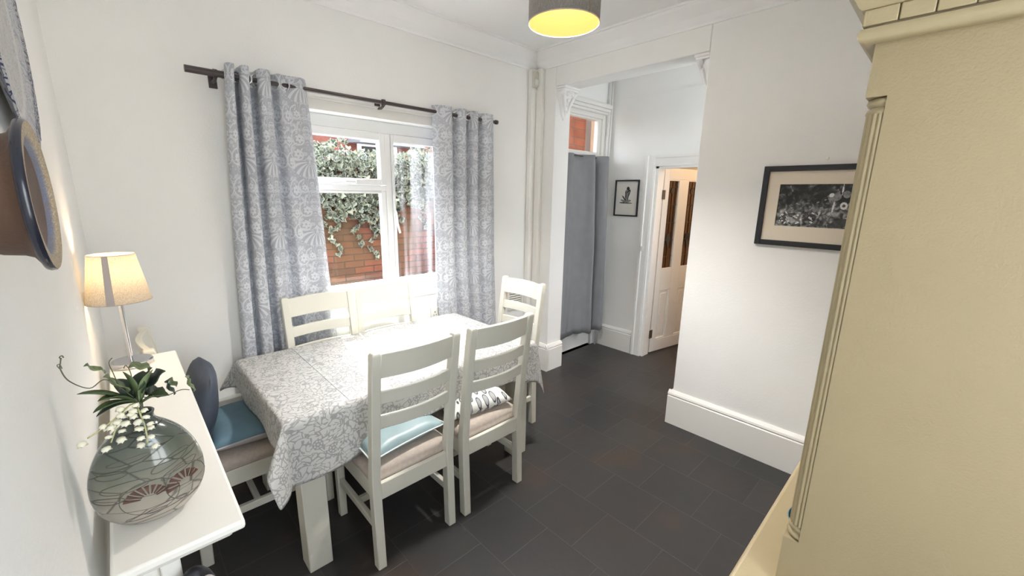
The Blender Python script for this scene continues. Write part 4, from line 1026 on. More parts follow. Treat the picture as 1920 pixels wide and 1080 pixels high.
for r_, z in ro:
    bm = newbm(); tube(bm, [(r_ * math.cos(2 * PI * k / 48), r_ * math.sin(2 * PI * k / 48), z) for k in range(49)], 0.0012, 6, False); obj('rim', bm, 'seat', sh, smooth=True)
bm = newbm(); sphere(bm, (0, 0, 0.335), 0.02, 1, 1, 1.25, 16); obj('light_bulb', bm, 'bulb', lp, smooth=True)
bm = newbm(); lathe(bm, [(0.013, 0.27), (0.013, 0.312)], n=16); obj('bulb_holder', bm, 'plastic', lp, smooth=True, smooth_angle=40)
def point(loc, power, col, rad):
    l = bpy.data.lights.new('lamp_light', 'POINT'); l.energy = power; l.color = col; l.shadow_soft_size = rad
    o = bpy.data.objects.new('lamp_light', l); COL.objects.link(o); o.location = loc; return o
pl = point((0, 0, 0.335), 0.85, (1.0, 0.76, 0.48), 0.03); pl.parent = lp

# ------------------------------------------------------------------ vase
va = thing('vase', 'round flattened grey-green pottery vase incised with shells on the console', 'vase', (-0.020, 0.965, CZ), R(-4)); va.scale = (1, 1, 1.06)
VP = [(0.030, 0.0), (0.040, 0.001), (0.055, 0.010), (0.072, 0.030), (0.081, 0.055), (0.083, 0.075), (0.081, 0.098), (0.073, 0.125), (0.060, 0.150), (0.042, 0.170), (0.026, 0.183), (0.022, 0.192), (0.024, 0.200), (0.020, 0.200), (0.018, 0.190)]
def vring(r, z, n=56):
    sy = 0.62 if 0.02 < z < 0.17 else (0.70 if z <= 0.02 else 0.9)
    return [(r * math.cos(2 * PI * k / n), r * sy * math.sin(2 * PI * k / n), z) for k in range(n)]
VPs = catmull(VP, 3)
bm = newbm(); loft(bm, [[(r * math.cos(2 * PI * k / 56), r * (0.62 + 0.3 * max(0, (z - 0.14) / 0.06)) * math.sin(2 * PI * k / 56), z) for k in range(56)] for r, z in VPs])
obj('vase_body', bm, 'vase', va, smooth=True)
def vradius(z):
    for (r0, z0), (r1, z1) in zip(VPs, VPs[1:]):
        if z0 <= z <= z1 and z1 > z0: return r0 + (r1 - r0) * (z - z0) / (z1 - z0)
    return 0.05
def onvase(x, z, e=0.0006):
    r = vradius(z); sy = 0.62 + 0.3 * max(0, (z - 0.14) / 0.06)
    x = max(-r * 0.995, min(r * 0.995, x))
    y = -sy * math.sqrt(max(r * r - x * x, 0))
    nrm = Vector((x / r, y / (r * sy) / sy, 0)).normalized()
    return Vector((x, y, z)) + nrm * e
def ammonite(cx, cz, R_, a0, a1, n, tilt):
    t = None
    for k in range(n):
        b0 = a0 + (a1 - a0) * (k + 0.12) / n; b1 = a0 + (a1 - a0) * (k + 0.80) / n
        ro_ = R_ * (1.0 - 0.35 * k / n); ri = ro_ * 0.36
        def Q(a, r): return (cx + math.cos(a) * r * 1.15, cz + math.sin(a) * r * tilt)
        pts = []
        for s in range(4): 
            f = s / 3; w = (b1 - b0) * (0.5 + 0.5 * f); m_ = (b0 + b1) / 2; r = ri + (ro_ - ri) * f
            pts.append((Q(m_ - w / 2, r), Q(m_ + w / 2, r)))
        bm = newbm(); lo = []; hi = []
        for (p, q) in pts:
            lo.append([bm.verts.new(onvase(*p, 0.0002)), bm.verts.new(onvase(*q, 0.0002))]); hi.append([bm.verts.new(onvase(*p, 0.0016)), bm.verts.new(onvase(*q, 0.0016))])
        for i in range(3):
            bm.faces.new((hi[i][0], hi[i][1], hi[i + 1][1], hi[i + 1][0])); bm.faces.new((lo[i][0], hi[i][0], hi[i + 1][0], lo[i + 1][0])); bm.faces.new((lo[i][1], lo[i + 1][1], hi[i + 1][1], hi[i][1]))
        bm.faces.new((lo[0][0], lo[0][1], hi[0][1], hi[0][0])); bm.faces.new((lo[3][0], hi[3][0], hi[3][1], lo[3][1]))
        yield bm
def join_motif(name, gens, mat):
    bm = newbm()
    for g in gens:
        for b in g:
            me = bpy.data.meshes.new('tmp'); b.to_mesh(me); b.free(); bm.from_mesh(me); bpy.data.meshes.remove(me)
    obj(name, bm, mat, va)
join_motif('shell_motif', [ammonite(0.000, 0.062, 0.032, R(178), R(10), 9, 0.9)], 'rust')
join_motif('shell_motif', [ammonite(0.052, 0.066, 0.026, R(200), R(20), 8, 1.1)], 'rust')
def vline(pts, r_, mat, name):
    bm = newbm(); tube(bm, [onvase(x, z, 0.0) for x, z in catmull(pts, 4)], r_, 5); obj(name, bm, mat, va, smooth=True)
bm = newbm()
def addl(pts, r_): tube(bm, [onvase(x, z, 0.0) for x, z in catmull(pts, 4)], r_, 5)
for cx, cz, a, b, rot in ((-0.03, 0.092, 0.034, 0.009, 0.1), (0.035, 0.115, 0.03, 0.008, 0.35), (-0.055, 0.072, 0.022, 0.006, 0.0), (-0.045, 0.115, 0.022, 0.006, 0.1), (0.02, 0.035, 0.03, 0.006, 0.12), (-0.01, 0.028, 0.03, 0.005, 0.15), (0.0, 0.062, 0.042, 0.032, 0.0), (0.052, 0.066, 0.03, 0.034, 0.0), (0.045, 0.095, 0.028, 0.007, 0.3), (-0.02, 0.135, 0.03, 0.004, 0.15)):
    addl([(cx + a * math.cos(t) * math.cos(rot) - b * math.sin(t) * math.sin(rot), cz + a * math.cos(t) * math.sin(rot) + b * math.sin(t) * math.cos(rot)) for t in [2 * PI * k / 12 for k in range(13)]], 0.0007)
obj('incised_lines', bm, 'vline', va, smooth=True)

# ------------------------------------------------------------------ flowers
bq = thing('flower_arrangement', 'green leaves and drooping white bell flowers standing in the vase', 'flowers', (-0.022, 0.962, CZ + 0.195))
def blade(base, tip, w, mat, sag=0.02, name='leaf', curl=0.25, ivyish=False):
    w = w * (1.35 if ivyish else 1.5); base, tip = Vector(base), Vector(tip); d = tip - base; L = d.length
    side = d.cross(Vector((0, 0, 1))); side = side.normalized() if side.length > 1e-4 else Vector((1, 0, 0))
    up = side.cross(d).normalized(); bm = newbm(); rows = []; n = 10
    for i in range(n + 1):
        t = i / n
        if ivyish: ww = 1.3 * w * (0.25 + 1.0 * math.sin(PI * min(1, t * 1.05)) ** 0.6 * (1 + 0.18 * math.sin(t * 17))) * (1 if t < 0.95 else 0.3)
        else: ww = w * (math.sin(PI * (0.06 + 0.94 * t)) ** 0.75 if t < 1 else 0.02)
        c = base + d * t + Vector((0, 0, sag)) * math.sin(PI * t) + up * (0.003 * math.sin(9 * t) if ivyish else 0)
        rows.append([c - side * ww / 2 + up * ww * curl, c - side * ww / 4 + up * ww * curl * 0.35, c, c + side * ww / 4 + up * ww * curl * 0.35, c + side * ww / 2 + up * ww * curl])
    loft(bm, rows, False, False)
    o = obj(name, bm, mat, bq, smooth=True); md = o.modifiers.new('t', 'SOLIDIFY'); md.thickness = 0.0008
    return o
# long blades
for b_, t_, w_, m_ in [((0.002, -0.012, 0.045), (-0.0627, -0.032, 0.0892), 0.015, 'leaf'), ((0.0016, -0.014, 0.046), (-0.0407, -0.042, 0.0731), 0.015, 'leaf'), ((0.0013, -0.014, 0.046), (-0.0482, -0.052, 0.0589), 0.013, 'leaf'),
                       ((0.0013, -0.012, 0.044), (-0.046, -0.047, 0.0492), 0.010, 'leaf_dark'), ((0.0065, -0.017, 0.044), (-0.0058, -0.022, 0.108), 0.015, 'leaf'), ((0.0113, -0.017, 0.044), (0.0337, -0.032, 0.1038), 0.015, 'leaf_pale'),
                       ((0.0114, -0.017, 0.042), (0.0486, -0.037, 0.0513), 0.017, 'leaf'), ((0.008, 0.0, 0.04), (0.02, 0.03, 0.085), 0.018, 'leaf_dark'), ((0.0, 0.0, 0.04), (-0.02, 0.03, 0.08), 0.018, 'leaf_dark')]:
    blade(b_, t_, w_, m_, 0.006)
for b_, t_, w_, m_ in [((-0.0271, -0.022, 0.1114), (-0.0499, -0.027, 0.1311), 0.013, 'leaf_pale'), ((-0.0051, -0.017, 0.068), (-0.0307, -0.022, 0.1048), 0.022, 'leaf_pale'), ((0.0019, -0.002, 0.1061), (0.0313, -0.002, 0.0956), 0.018, 'leaf_pale'),
                       ((0.014, -0.012, 0.0575), (0.0511, -0.012, 0.0887), 0.028, 'leaf_dark'), ((0.0171, -0.012, 0.0535), (0.0455, -0.012, 0.0417), 0.026, 'leaf_dark'), ((0.012, -0.006, 0.05), (0.034, -0.01, 0.10), 0.024, 'leaf_dark'),
                       ((0.0455, -0.032, 0.0766), (0.0546, -0.032, 0.0473), 0.014, 'leaf_dark'), ((0.0755, -0.032, 0.0778), (0.0833, -0.032, 0.0441), 0.013, 'leaf_pale'), ((0.05, -0.025, 0.0766), (0.06, -0.028, 0.060), 0.010, 'leaf')]:
    blade(b_, t_, w_, m_, 0.003, 'leaf', 0.12, True)
def sprig(pts, r_, name='tendril', mat='tendril'):
    bm = newbm(); tube(bm, catmull([tuple(p) for p in pts], 6), r_, 6); obj(name, bm, mat, bq, smooth=True)
sprig([(0.0, 0, -0.04), (0.001, -0.006, 0.02), (0.004, -0.012, 0.05)], 0.0035, 'flower_stem')
sprig([(0.008, 0, -0.04), (0.009, -0.006, 0.02), (0.010, -0.012, 0.05)], 0.003, 'flower_stem')
sprig([(0.0014, -0.012, 0.0536), (-0.0262, -0.022, 0.0995), (-0.0472, -0.032, 0.0944), (-0.0665, -0.042, 0.1163), (-0.0719, -0.052, 0.1411), (-0.0703, -0.052, 0.1521), (-0.0686, -0.052, 0.1596)], 0.0009)
sprig([(-0.0719, -0.052, 0.1411), (-0.0745, -0.052, 0.148), (-0.0715, -0.053, 0.150), (-0.070, -0.052, 0.142)], 0.0006)
sprig([(-0.0686, -0.052, 0.1570), (-0.0700, -0.052, 0.161), (-0.0670, -0.052, 0.1625), (-0.066, -0.052, 0.159)], 0.0009)
sprig([(0.0096, -0.012, 0.0508), (0.0438, -0.022, 0.0461), (0.0657, -0.027, 0.0524), (0.0788, -0.030, 0.0494)], 0.0008)
sprig([(-0.0132, -0.012, 0.0739), (-0.0175, -0.012, 0.1052), (-0.0199, -0.017, 0.126), (-0.0147, -0.017, 0.1343)], 0.0008)
sprig([(0.002, -0.012, 0.06), (0.004, -0.006, 0.095), (0.0, -0.004, 0.112), (-0.004, -0.006, 0.108)], 0.0008)
# bell flower racemes
def bell(c, s, parent_mat='blossom'):
    bm = newbm(); n = 12; ax = Vector((random.uniform(-0.35, 0.35), random.uniform(-0.5, 0.1), -1)).normalized()
    q = Vector((0, 0, -1)).rotation_difference(ax).to_matrix(); rings = []
    for r_, z in ((0.1, 0.0), (0.62, -0.12), (0.9, -0.45), (0.82, -0.85), (0.78, -1.0)):
        rings.append([Vector(c) + q @ (Vector((r_ * math.cos(2 * PI * k / n), r_ * math.sin(2 * PI * k / n), z)) * s) for k in range(n)])
    rings.append([Vector(c) + q @ (Vector(((1.15 if k % 2 else 0.85) * math.cos(2 * PI * k / n), (1.15 if k % 2 else 0.85) * math.sin(2 * PI * k / n), -1.15 if k % 2 else -1.0)) * s) for k in range(n)])
    loft(bm, rings, True, True); obj('blossom', bm, 'blossom', bq, smooth=True)
for pts, nb in (([(0.0035, -0.037, 0.0495), (0.0064, -0.062, 0.0416), (0.0097, -0.069, 0.0172), (0.009, -0.069, -0.0142)], 11), ([(0.0005, -0.037, 0.0526), (-0.0079, -0.057, 0.0547), (-0.0209, -0.064, 0.0372), (-0.0346, -0.064, 0.0044)], 12), ([(-0.0031, -0.037, 0.0518), (-0.0248, -0.057, 0.0414), (-0.0394, -0.062, 0.0329), (-0.06, -0.057, 0.0198)], 4)):
    C = catmull(pts, 8); sprig(pts, 0.0012, 'flower_stem', 'stalk')
    for k in range(nb):
        p = Vector(C[int((0.25 + 0.75 * k / max(1, nb - 1)) * (len(C) - 1))]); off = Vector((0.0075 * (-1 if k % 2 else 1) + random.uniform(-0.002, 0.002), random.uniform(-0.006, 0.002), random.uniform(-0.003, 0.003)))
        bell(p + off, random.uniform(0.0056, 0.0074))

# ------------------------------------------------------------------ wall dishes
bo = thing('wall_bowl', 'deep terracotta bowl with blue glazed face hung on the left wall', 'bowl', (XL, 0.70, 1.640), R(-2)); bo.scale = (1.08, 0.79, 0.79)
bm = newbm()
lathe(bm, [(0.060, 0.002), (0.070, 0.006), (0.078, 0.020), (0.080, 0.034), (0.084, 0.041), (0.098, 0.047)], n=64, axis='X'); obj('bowl_body', bm, 'terracotta', bo, smooth=True, smooth_angle=50)
bm = newbm(); lathe(bm, [(0.097, 0.0465), (0.1015, 0.0475), (0.103, 0.050), (0.1025, 0.053), (0.1005, 0.0545)], n=64, axis='X', cap=False); obj('rim', bm, 'cobalt', bo, smooth=True)
bm = newbm(); lathe(bm, [(0.1005, 0.0545), (0.084, 0.0535), (0.080, 0.0515), (0.070, 0.044), (0.045, 0.032), (0.02, 0.028), (0.001, 0.0275)], n=64, axis='X', cap=False); obj('bowl_face', bm, 'bowl_face', bo, smooth=True)
bm = newbm(); tube(bm, [(0.012, -0.06, 0.115), (0.014, -0.05, 0.10), (0.010, -0.045, 0.088), (0.016, -0.03, 0.078), (0.02, -0.01, 0.074)], 0.0018, 6)
tube(bm, [(0.014, -0.05, 0.10), (0.018, -0.046, 0.094), (0.012, -0.044, 0.088)], 0.0014, 6); sphere(bm, (0.008, -0.062, 0.118), 0.005); obj('hanging_wire', bm, 'wire', bo, smooth=True)
pt = thing('wall_platter', 'large grey patterned platter with scalloped navy rim high on the left wall', 'platter', (XL, 1.20, 1.95))
n = 96
bm = newbm(); rings = []
for r_, x, sc in ((0.12, 0.003, 0), (0.16, 0.006, 0), (0.215, 0.016, 0.3), (0.235, 0.022, 1), (0.234, 0.025, 1), (0.18, 0.016, 0), (0.16, 0.012, 0), (0.02, 0.010, 0)):
    rings.append([(x, (r_ + 0.003 * sc * math.cos(36 * t)) * math.cos(t), (r_ + 0.003 * sc * math.cos(36 * t)) * math.sin(t)) for t in [2 * PI * k / n for k in range(n)]])
loft(bm, rings); obj('platter_dish', bm, 'platter', pt, smooth=True, smooth_angle=50)

# ------------------------------------------------------------------ pendant
pd = thing('pendant_lamp', 'grey linen drum pendant lamp glowing warm orange inside', 'ceiling lamp', (1.576, 1.347, ZC))
zb = 2.40 - ZC; zt = zb + 0.22; rr_ = 0.158
bm = newbm(); lathe(bm, [(rr_, zb), (rr_, zt), (rr_ - 0.002, zt), (rr_ - 0.002, zb), (rr_, zb)], n=64, cap=False); sh = obj('lamp_shade', bm, 'drum', pd, smooth=True, smooth_angle=40)
bm = newbm(); lathe(bm, [(rr_ - 0.0025, zb + 0.002), (rr_ - 0.0025, zt - 0.002), (rr_ - 0.0035, zt - 0.002), (rr_ - 0.0035, zb + 0.002), (rr_ - 0.0025, zb + 0.002)], n=64, cap=False); obj('lining', bm, 'drum_in', sh, smooth=True, smooth_angle=40)
bm = newbm(); tube(bm, [(rr_ * math.cos(2 * PI * k / 64), rr_ * math.sin(2 * PI * k / 64), zb) for k in range(65)], 0.0022, 6, False); obj('rim', bm, 'seat', sh, smooth=True)
bm = newbm(); a = R(262); box(bm, -0.001, 0.001, -0.0015, 0.0015, zb, zt)
bmesh.ops.translate(bm, verts=bm.verts, vec=(rr_ * math.cos(a), rr_ * math.sin(a), 0)); obj('seam', bm, 'groove', sh)
bm = newbm()
for k in range(3): a = 2 * PI * k / 3; tube(bm, [(0.02 * math.cos(a), 0.02 * math.sin(a), zt - 0.015), ((rr_ - 0.004) * math.cos(a), (rr_ - 0.004) * math.sin(a), zt - 0.004)], 0.0015, 6)
obj('spider', bm, 'plastic', pd)
bm = newbm(); tube(bm, [(0, 0, -0.02), (0, 0, zt - 0.01)], 0.003, 8); obj('cord', bm, 'plastic', pd, smooth=True)
bm = newbm(); lathe(bm, [(0.045, 0), (0.045, -0.012), (0.03, -0.03), (0.008, -0.034)], n=32); obj('ceiling_rose', bm, 'plastic', pd, smooth=True, smooth_angle=40)
bm = newbm(); lathe(bm, [(0.018, zt - 0.05), (0.018, zt - 0.01)], n=20); obj('bulb_holder', bm, 'plastic', pd, smooth=True, smooth_angle=40)
bm = newbm(); sphere(bm, (0, 0, zt - 0.075), 0.026, 1, 1, 1.15, 20); obj('light_bulb', bm, 'bulb', pd, smooth=True)
pl = point((0, 0, zt - 0.085), 15.0, (1.0, 0.93, 0.84), 0.04); pl.parent = pd

sp = bpy.data.lights.new('reflector_light', 'SPOT'); sp.energy = 22.0; sp.spot_size = R(118); sp.spot_blend = 0.7; sp.color = (1.0, 0.98, 0.96); sp.shadow_soft_size = 0.06
spo = bpy.data.objects.new('reflector_light', sp); COL.objects.link(spo); spo.location = (0, 0, zt - 0.11); spo.parent = pd

# unseen lamp added to light the hall warmly behind the panelled door
hl = thing('added_hall_lamp', 'unseen warm fill light added in the hall behind the panelled door', 'ceiling lamp', (4.8, 1.4, ZC))
bm = newbm(); lathe(bm, [(0.10, 0), (0.12, -0.02), (0.10, -0.06), (0.05, -0.085), (0.004, -0.09)], n=32); obj('bowl_shade', bm, 'shade', hl, smooth=True)
pl = point((0, 0, -0.2), 5.0, (1.0, 0.72, 0.45), 0.08); pl.parent = hl

# ------------------------------------------------------------------ pictures
def picture_frame(bm, W_, H_, w, d):
    rect_frame(bm, -W_ / 2, W_ / 2, -H_ / 2, H_ / 2, -d, 0, w)
# framed garden photograph on right wall: outward normal -x
FW, FH = 0.60, 0.452
pc = thing('framed_photograph', 'black framed monochrome garden photograph on the right wall', 'picture', (XR, 0.817 - FW / 2, 1.613), R(-90))
pc.rotation_euler = (0, R(0), R(-90))
bm = newbm(); picture_frame(bm, FW, FH, 0.030, 0.022); obj('frame', bm, 'black', pc, bevel=0.002)
bm = newbm(); rect_frame(bm, -FW / 2 + 0.03, FW / 2 - 0.03, -FH / 2 + 0.03, FH / 2 - 0.03, -0.010, -0.004, 0.062, 0.085, 0.072); obj('mount', bm, 'mount', pc)
bm = newbm(); box(bm, -FW / 2 + 0.02, FW / 2 - 0.02, -0.002, -0.0005, -FH / 2 + 0.02, FH / 2 - 0.02); obj('backing_board', bm, 'mount', pc)
def raster(name, parent, w, h, y0, nx, nz, base, shapes):
    """one fine grid sheet whose faces carry the printed tones"""
    mats = [base] + sorted({i[5] for i in shapes}); verts = []; faces = []; mi = []
    for j in range(nz + 1):
        for i in range(nx + 1): verts.append((-w / 2 + w * i / nx, y0, -h / 2 + h * j / nz))
    for j in range(nz):
        for i in range(nx):
            a = j * (nx + 1) + i; faces.append((a, a + 1, a + nx + 2, a + nx + 1))
            px, pz = -w / 2 + w * (i + .5) / nx, -h / 2 + h * (j + .5) / nz; k = 0
            for cx, cz, p, q, rot, m_ in shapes:
                dx, dz = px - cx, pz - cz; u = dx * math.cos(rot) + dz * math.sin(rot); v = -dx * math.sin(rot) + dz * math.cos(rot)
                if (u / p) ** 2 + (v / q) ** 2 < 1: k = mats.index(m_)
            mi.append(k)
    me = bpy.data.meshes.new(name); me.from_pydata(verts, [], faces)
    for m_ in mats: me.materials.append(M[m_])
    me.polygons.foreach_set('material_index', mi)
    o = bpy.data.objects.new(name, me); COL.objects.link(o); o.parent = parent; return o
random.seed(11)
it = []
# local x runs from frame left (-) to right (+) as seen
for k in range(26): it.append((random.uniform(-0.19, -0.03), -0.105 + 0.05 * random.random() + 0.10 * 0.25 * random.random(), random.uniform(0.004, 0.011), random.uniform(0.002, 0.005), random.uniform(-1, 1.4), 'pw'))
for k in range(14): it.append((random.uniform(-0.02, 0.10), random.uniform(-0.085, 0.10), random.uniform(0.004, 0.010), random.uniform(0.003, 0.007), random.uniform(-1, 1), 'pg'))
for k in range(40): it.append((random.uniform(-0.2, 0.1), random.uniform(-0.12, 0.0), random.uniform(0.004, 0.014), random.uniform(0.002, 0.006), random.uniform(-1, 1), random.choice(('pg', 'pd', 'pd'))))
it += [(0.055, 0.055, 0.030, 0.022, 0.3, 'pg'), (0.040, 0.065, 0.012, 0.010, 0.9, 'pw'), (0.105, 0.070, 0.016, 0.020, 0.2, 'pg'), (0.10, 0.01, 0.016, 0.020, 0.2, 'pw'), (0.10, 0.01, 0.007, 0.008, 0, 'pd'), (0.055, 0.0, 0.004, 0.030, -0.1, 'pw'), (0.085, 0.095, 0.003, 0.03, 0, 'pw'), (0.155, 0.04, 0.025, 0.022, 0, 'pg'), (0.165, -0.03, 0.045, 0.05, 0.4, 'pd'), (0.135, -0.02, 0.010, 0.045, -0.6, 'pg'), (0.11, -0.08, 0.07, 0.02, 0.3, 'pd'), (0.165, -0.10, 0.05, 0.018, 0.6, 'pw')]
raster('print', pc, FW - 0.06, FH - 0.06, -0.0042, 200, 150, 'print', it)
bm = newbm(); sphere(bm, (XR - 0.004, 0.524, 1.873), 0.009, 0.6, 1, 1.2, 12)
tag(obj('picture_hook', bm, 'plastic', smooth=True), 'tiny white hook on the wall above the garden photograph', 'hook')

# ink drawing in the lobby
IW, IH = 0.275, 0.365
ip = thing('framed_drawing', 'small black framed ink drawing of a crouching figure in the lobby', 'picture', (LX, 2.362, 1.64), R(-90))
bm = newbm(); picture_frame(bm, IW, IH, 0.013, 0.02); obj('frame', bm, 'black', ip, bevel=0.002)
bm = newbm(); box(bm, -IW / 2 + 0.013, IW / 2 - 0.013, -0.005, -0.001, -IH / 2 + 0.013, IH / 2 - 0.013); obj('backing_board', bm, 'paper', ip)
fig = [(0.012, 0.095, 0.017, 0.021, 0.3, 'ink'), (0.004, 0.055, 0.022, 0.030, 0.3, 'inkwash'), (0.0, 0.02, 0.020, 0.034, -0.15, 'inkwash'), (-0.004, -0.02, 0.026, 0.022, 0.1, 'inkwash'),
       (-0.030, 0.00, 0.007, 0.036, 0.75, 'ink'), (-0.035, -0.028, 0.035, 0.010, -0.35, 'inkwash'), (0.018, -0.03, 0.036, 0.012, 0.25, 'inkwash'), (0.028, 0.045, 0.006, 0.036, -0.3, 'ink'), (0.02, 0.07, 0.006, 0.028, -1.0, 'ink'),
       (-0.045, -0.045, 0.04, 0.005, 0.05, 'ink'), (0.03, -0.048, 0.04, 0.005, -0.05, 'ink'), (-0.012, 0.035, 0.005, 0.04, 0.15, 'ink'), (0.018, 0.01, 0.004, 0.035, -0.1, 'ink'), (0.0, -0.052, 0.06, 0.004, 0, 'inkwash')]
raster('drawing', ip, IW - 0.024, IH - 0.024, -0.0055, 100, 140, 'paper', fig)
for y, z in ((2.195, 1.66), (2.545, 1.665)):
    bm = newbm(); sphere(bm, (LX - 0.004, y, z), 0.007, 0.6, 1, 1, 10)
    tag(obj('wall_pin', bm, 'plastic', smooth=True), 'tiny white pin on the lobby wall ' + ('between the drawing and the door frame' if y < 2.3 else 'between the drawing and the pipes'), 'pin')
bm = newbm(); box(bm, LX - 0.040, LX - 0.030, 2.11, 2.135, 1.12, 1.17)
tag(obj('door_catch', bm, 'plastic', bevel=0.003), 'small shiny white catch on the hall door frame', 'catch')

# ------------------------------------------------------------------ dresser
DX = 0.92; DYF = 0.108; DYW = 0.134; WZ = 0.85
dr = thing('dresser', 'tall cream painted dresser with reeded corner column in the right foreground', 'dresser', (1.85, -0.15, 0))
def dob(name, bm, mat, **k):
    bmesh.ops.translate(bm, verts=bm.verts, vec=(-1.85, 0.15, 0)); return obj(name, bm, mat, dr, **k)
X1 = XR - 0.035; YB = YS + 0.03
bm = newbm(); box(bm, DX, DX + 0.03, YB, DYF - 0.001, WZ, 1.90); dob('side_panel', bm, 'dresser')
bm = newbm(); box(bm, X1 - 0.03, X1, YB, DYF, WZ, 1.90); dob('side_panel', bm, 'dresser')
bm = newbm(); box(bm, DX + 0.03, X1 - 0.03, YB, YB + 0.015, WZ, 1.90); dob('back_panel', bm, 'dresser_trim')
for z in (1.20, 1.53):
    bm = newbm(); box(bm, DX + 0.03, X1 - 0.03, YB + 0.015, 0.06, z, z + 0.02); dob('shelf', bm, 'dresser_trim', bevel=0.003)
for xc, m in ((DX, 1), (X1 - 0.054, 1)):
    bm = newbm(); box(bm, xc, xc + 0.054, DYF - 0.001, DYW, 1.815, 1.90); box(bm, xc + 0.03, xc + 0.054, 0.07, DYF, 1.815, 1.90); dob('column_block', bm, 'dresser')
    bm = newbm(); box(bm, xc, xc + 0.054, DYF - 0.001, DYW, WZ, 0.968); box(bm, xc + 0.03, xc + 0.054, 0.07, DYF, WZ, 0.968); dob('column_block', bm, 'dresser')
    cx, cy = xc + 0.0285, DYF - 0.001
    bm = newbm(); n = 72; rings = []
    for z in (1.0, 1.79):
        ccx = xc + 0.0262
        rings.append([(ccx + (0.0225 + 0.0028 * abs(math.sin(9 * t))) * math.cos(t), cy + (0.0225 + 0.0028 * abs(math.sin(9 * t))) * math.sin(t), z) for t in [2 * PI * k / n for k in range(n)]])
    loft(bm, rings); dob('column', bm, 'dresser_trim', smooth=True, smooth_angle=60)
    for z0, s in ((0.968, 1), (1.815, -1)):
        bm = newbm(); lathe(bm, [(0.020, z0), (0.0255, z0 + s * 0.003), (0.0275, z0 + s * 0.008), (0.0245, z0 + s * 0.013), (0.0215, z0 + s * 0.015), (0.0255, z0 + s * 0.019), (0.027, z0 + s * 0.024), (0.0235, z0 + s * 0.030), (0.020, z0 + s * 0.033)], (cx, cy, 0), 40)
        dob('column_ring', bm, 'dresser_trim', smooth=True, smooth_angle=60)
# front frieze between the columns
bm = newbm(); box(bm, DX + 0.054, X1 - 0.054, 0.085, 0.105, 1.80, 1.90); dob('frieze', bm, 'dresser', bevel=0.002)
# cornice: bottom torus, dentil course, upper mouldings swept round front and left side
def ring_mould(prof, mat, name, **k):
    bm = newbm(); rings = []
    pts = [(DX, YB), (DX, DYW), (X1, DYW), (X1, YB)]
    dirs = [(-1, 0), (-1, 1), (1, 1), (1, 0)]
    for (x, y), (dx, dy) in zip(pts, dirs):
        rings.append([(x + dx * o_, y + dy * o_, z) for o_, z in prof])
    loft(bm, rings); dob(name, bm, mat, **k)
ring_mould([(0, 1.895), (0.012, 1.893), (0.020, 1.899), (0.0225, 1.907), (0.019, 1.915), (0.010, 1.917), (0, 1.917)], 'dresser_trim', 'cornice_bead', smooth=True, smooth_angle=50)
ring_mould([(0, 1.917), (0.013, 1.917), (0.013, 1.948), (0, 1.948)], 'groove', 'dentil_backing')
def dentil(x0, x1, y0, y1):
    bm = newbm(); box(bm, x0, x1, y0, y1, 1.919, 1.942); dob('dentil', bm, 'dresser_trim', bevel=0.0015)
for k in range(12):
    y1_ = 0.1495 - 0.0405 * k
    if y1_ - 0.0388 > YB: dentil(DX - 0.0185, DX - 0.0128, y1_ - 0.0388, y1_)
for k in range(46):
    x0_ = DX - 0.0185 + 0.0405 * k
    if x0_ + 0.0388 < X1 + 0.018: dentil(x0_, x0_ + 0.0388, DYW + 0.0132, DYW + 0.0185)
ring_mould([(0, 1.942), (0.022, 1.942), (0.026, 1.946), (0.030, 1.954), (0.040, 1.966), (0.052, 1.982), (0.062, 2.005), (0.066, 2.03), (0.075, 2.04), (0.075, 2.06), (0, 2.06)], 'dresser_trim', 'cornice', smooth=True, smooth_angle=40)
bm = newbm(); box(bm, DX + 0.001, X1 - 0.001, YB, DYW - 0.001, 1.90, 1.94); dob('top_board', bm, 'dresser_trim')
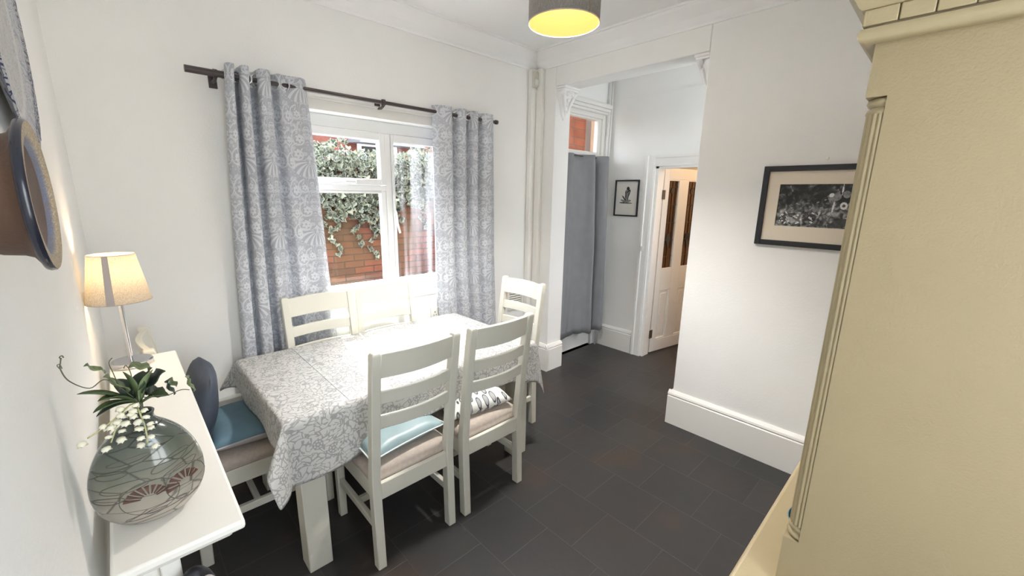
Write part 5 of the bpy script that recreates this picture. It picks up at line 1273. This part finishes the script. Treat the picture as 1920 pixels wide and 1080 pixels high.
# base cabinet with worktop
bm = newbm(); box(bm, 0.84, XR - 0.03, YB - 0.015, 0.208, WZ - 0.03, WZ); dob('worktop', bm, 'dresser_trim', bevel=0.010, segs=4)
bm = newbm(); box(bm, 0.855, X1, YB, 0.19, 0.08, WZ - 0.03); dob('base_cabinet', bm, 'dresser')
bm = newbm(); box(bm, 0.87, X1 - 0.02, YB, 0.17, 0.0, 0.08); dob('plinth', bm, 'dresser')
for k in range(3):
    a = 0.88 + k * 0.63; bm = newbm(); box(bm, a, a + 0.60, 0.19, 0.208, 0.12, 0.62); dd = dob('cabinet_door', bm, 'dresser_trim', bevel=0.006)
    bm = newbm(); sphere(bm, (a + 0.54, 0.222, 0.45), 0.016, 1, 1, 1, 14); bmesh.ops.translate(bm, verts=bm.verts, vec=(-1.85, 0.15, 0)); obj('knob', bm, 'dresser_trim', dd, smooth=True)
    bm = newbm(); box(bm, a, a + 0.60, 0.19, 0.208, 0.65, 0.80); dd = dob('drawer', bm, 'dresser_trim', bevel=0.006)
    bm = newbm(); sphere(bm, (a + 0.30, 0.222, 0.725), 0.016, 1, 1, 1, 14); bmesh.ops.translate(bm, verts=bm.verts, vec=(-1.85, 0.15, 0)); obj('knob', bm, 'dresser_trim', dd, smooth=True)
# groove line near the worktop front
# dish on worktop
di = thing('patterned_dish', 'small blue and orange patterned dish on the dresser worktop behind the column', 'dish', (1.132, 0.09, WZ))
bm = newbm(); lathe(bm, [(0.035, 0), (0.05, 0.004), (0.068, 0.022), (0.074, 0.036), (0.072, 0.037), (0.064, 0.024), (0.045, 0.008), (0.002, 0.006)], n=40); obj('dish_body', bm, 'dishblue', di, smooth=True, smooth_angle=60)
bm = newbm()
for k in range(10):
    a = 2 * PI * k / 10; 
    rings = [[((r_ + e) * math.cos(b), (r_ + e) * math.sin(b), z) for b, e in ((a, 0), (a + 0.35, 0), (a + 0.35, 0.001), (a, 0.001))] for r_, z in ((0.0685, 0.024), (0.0730, 0.034))]
    loft(bm, rings)
obj('dish_pattern', bm, 'dishyellow', di)
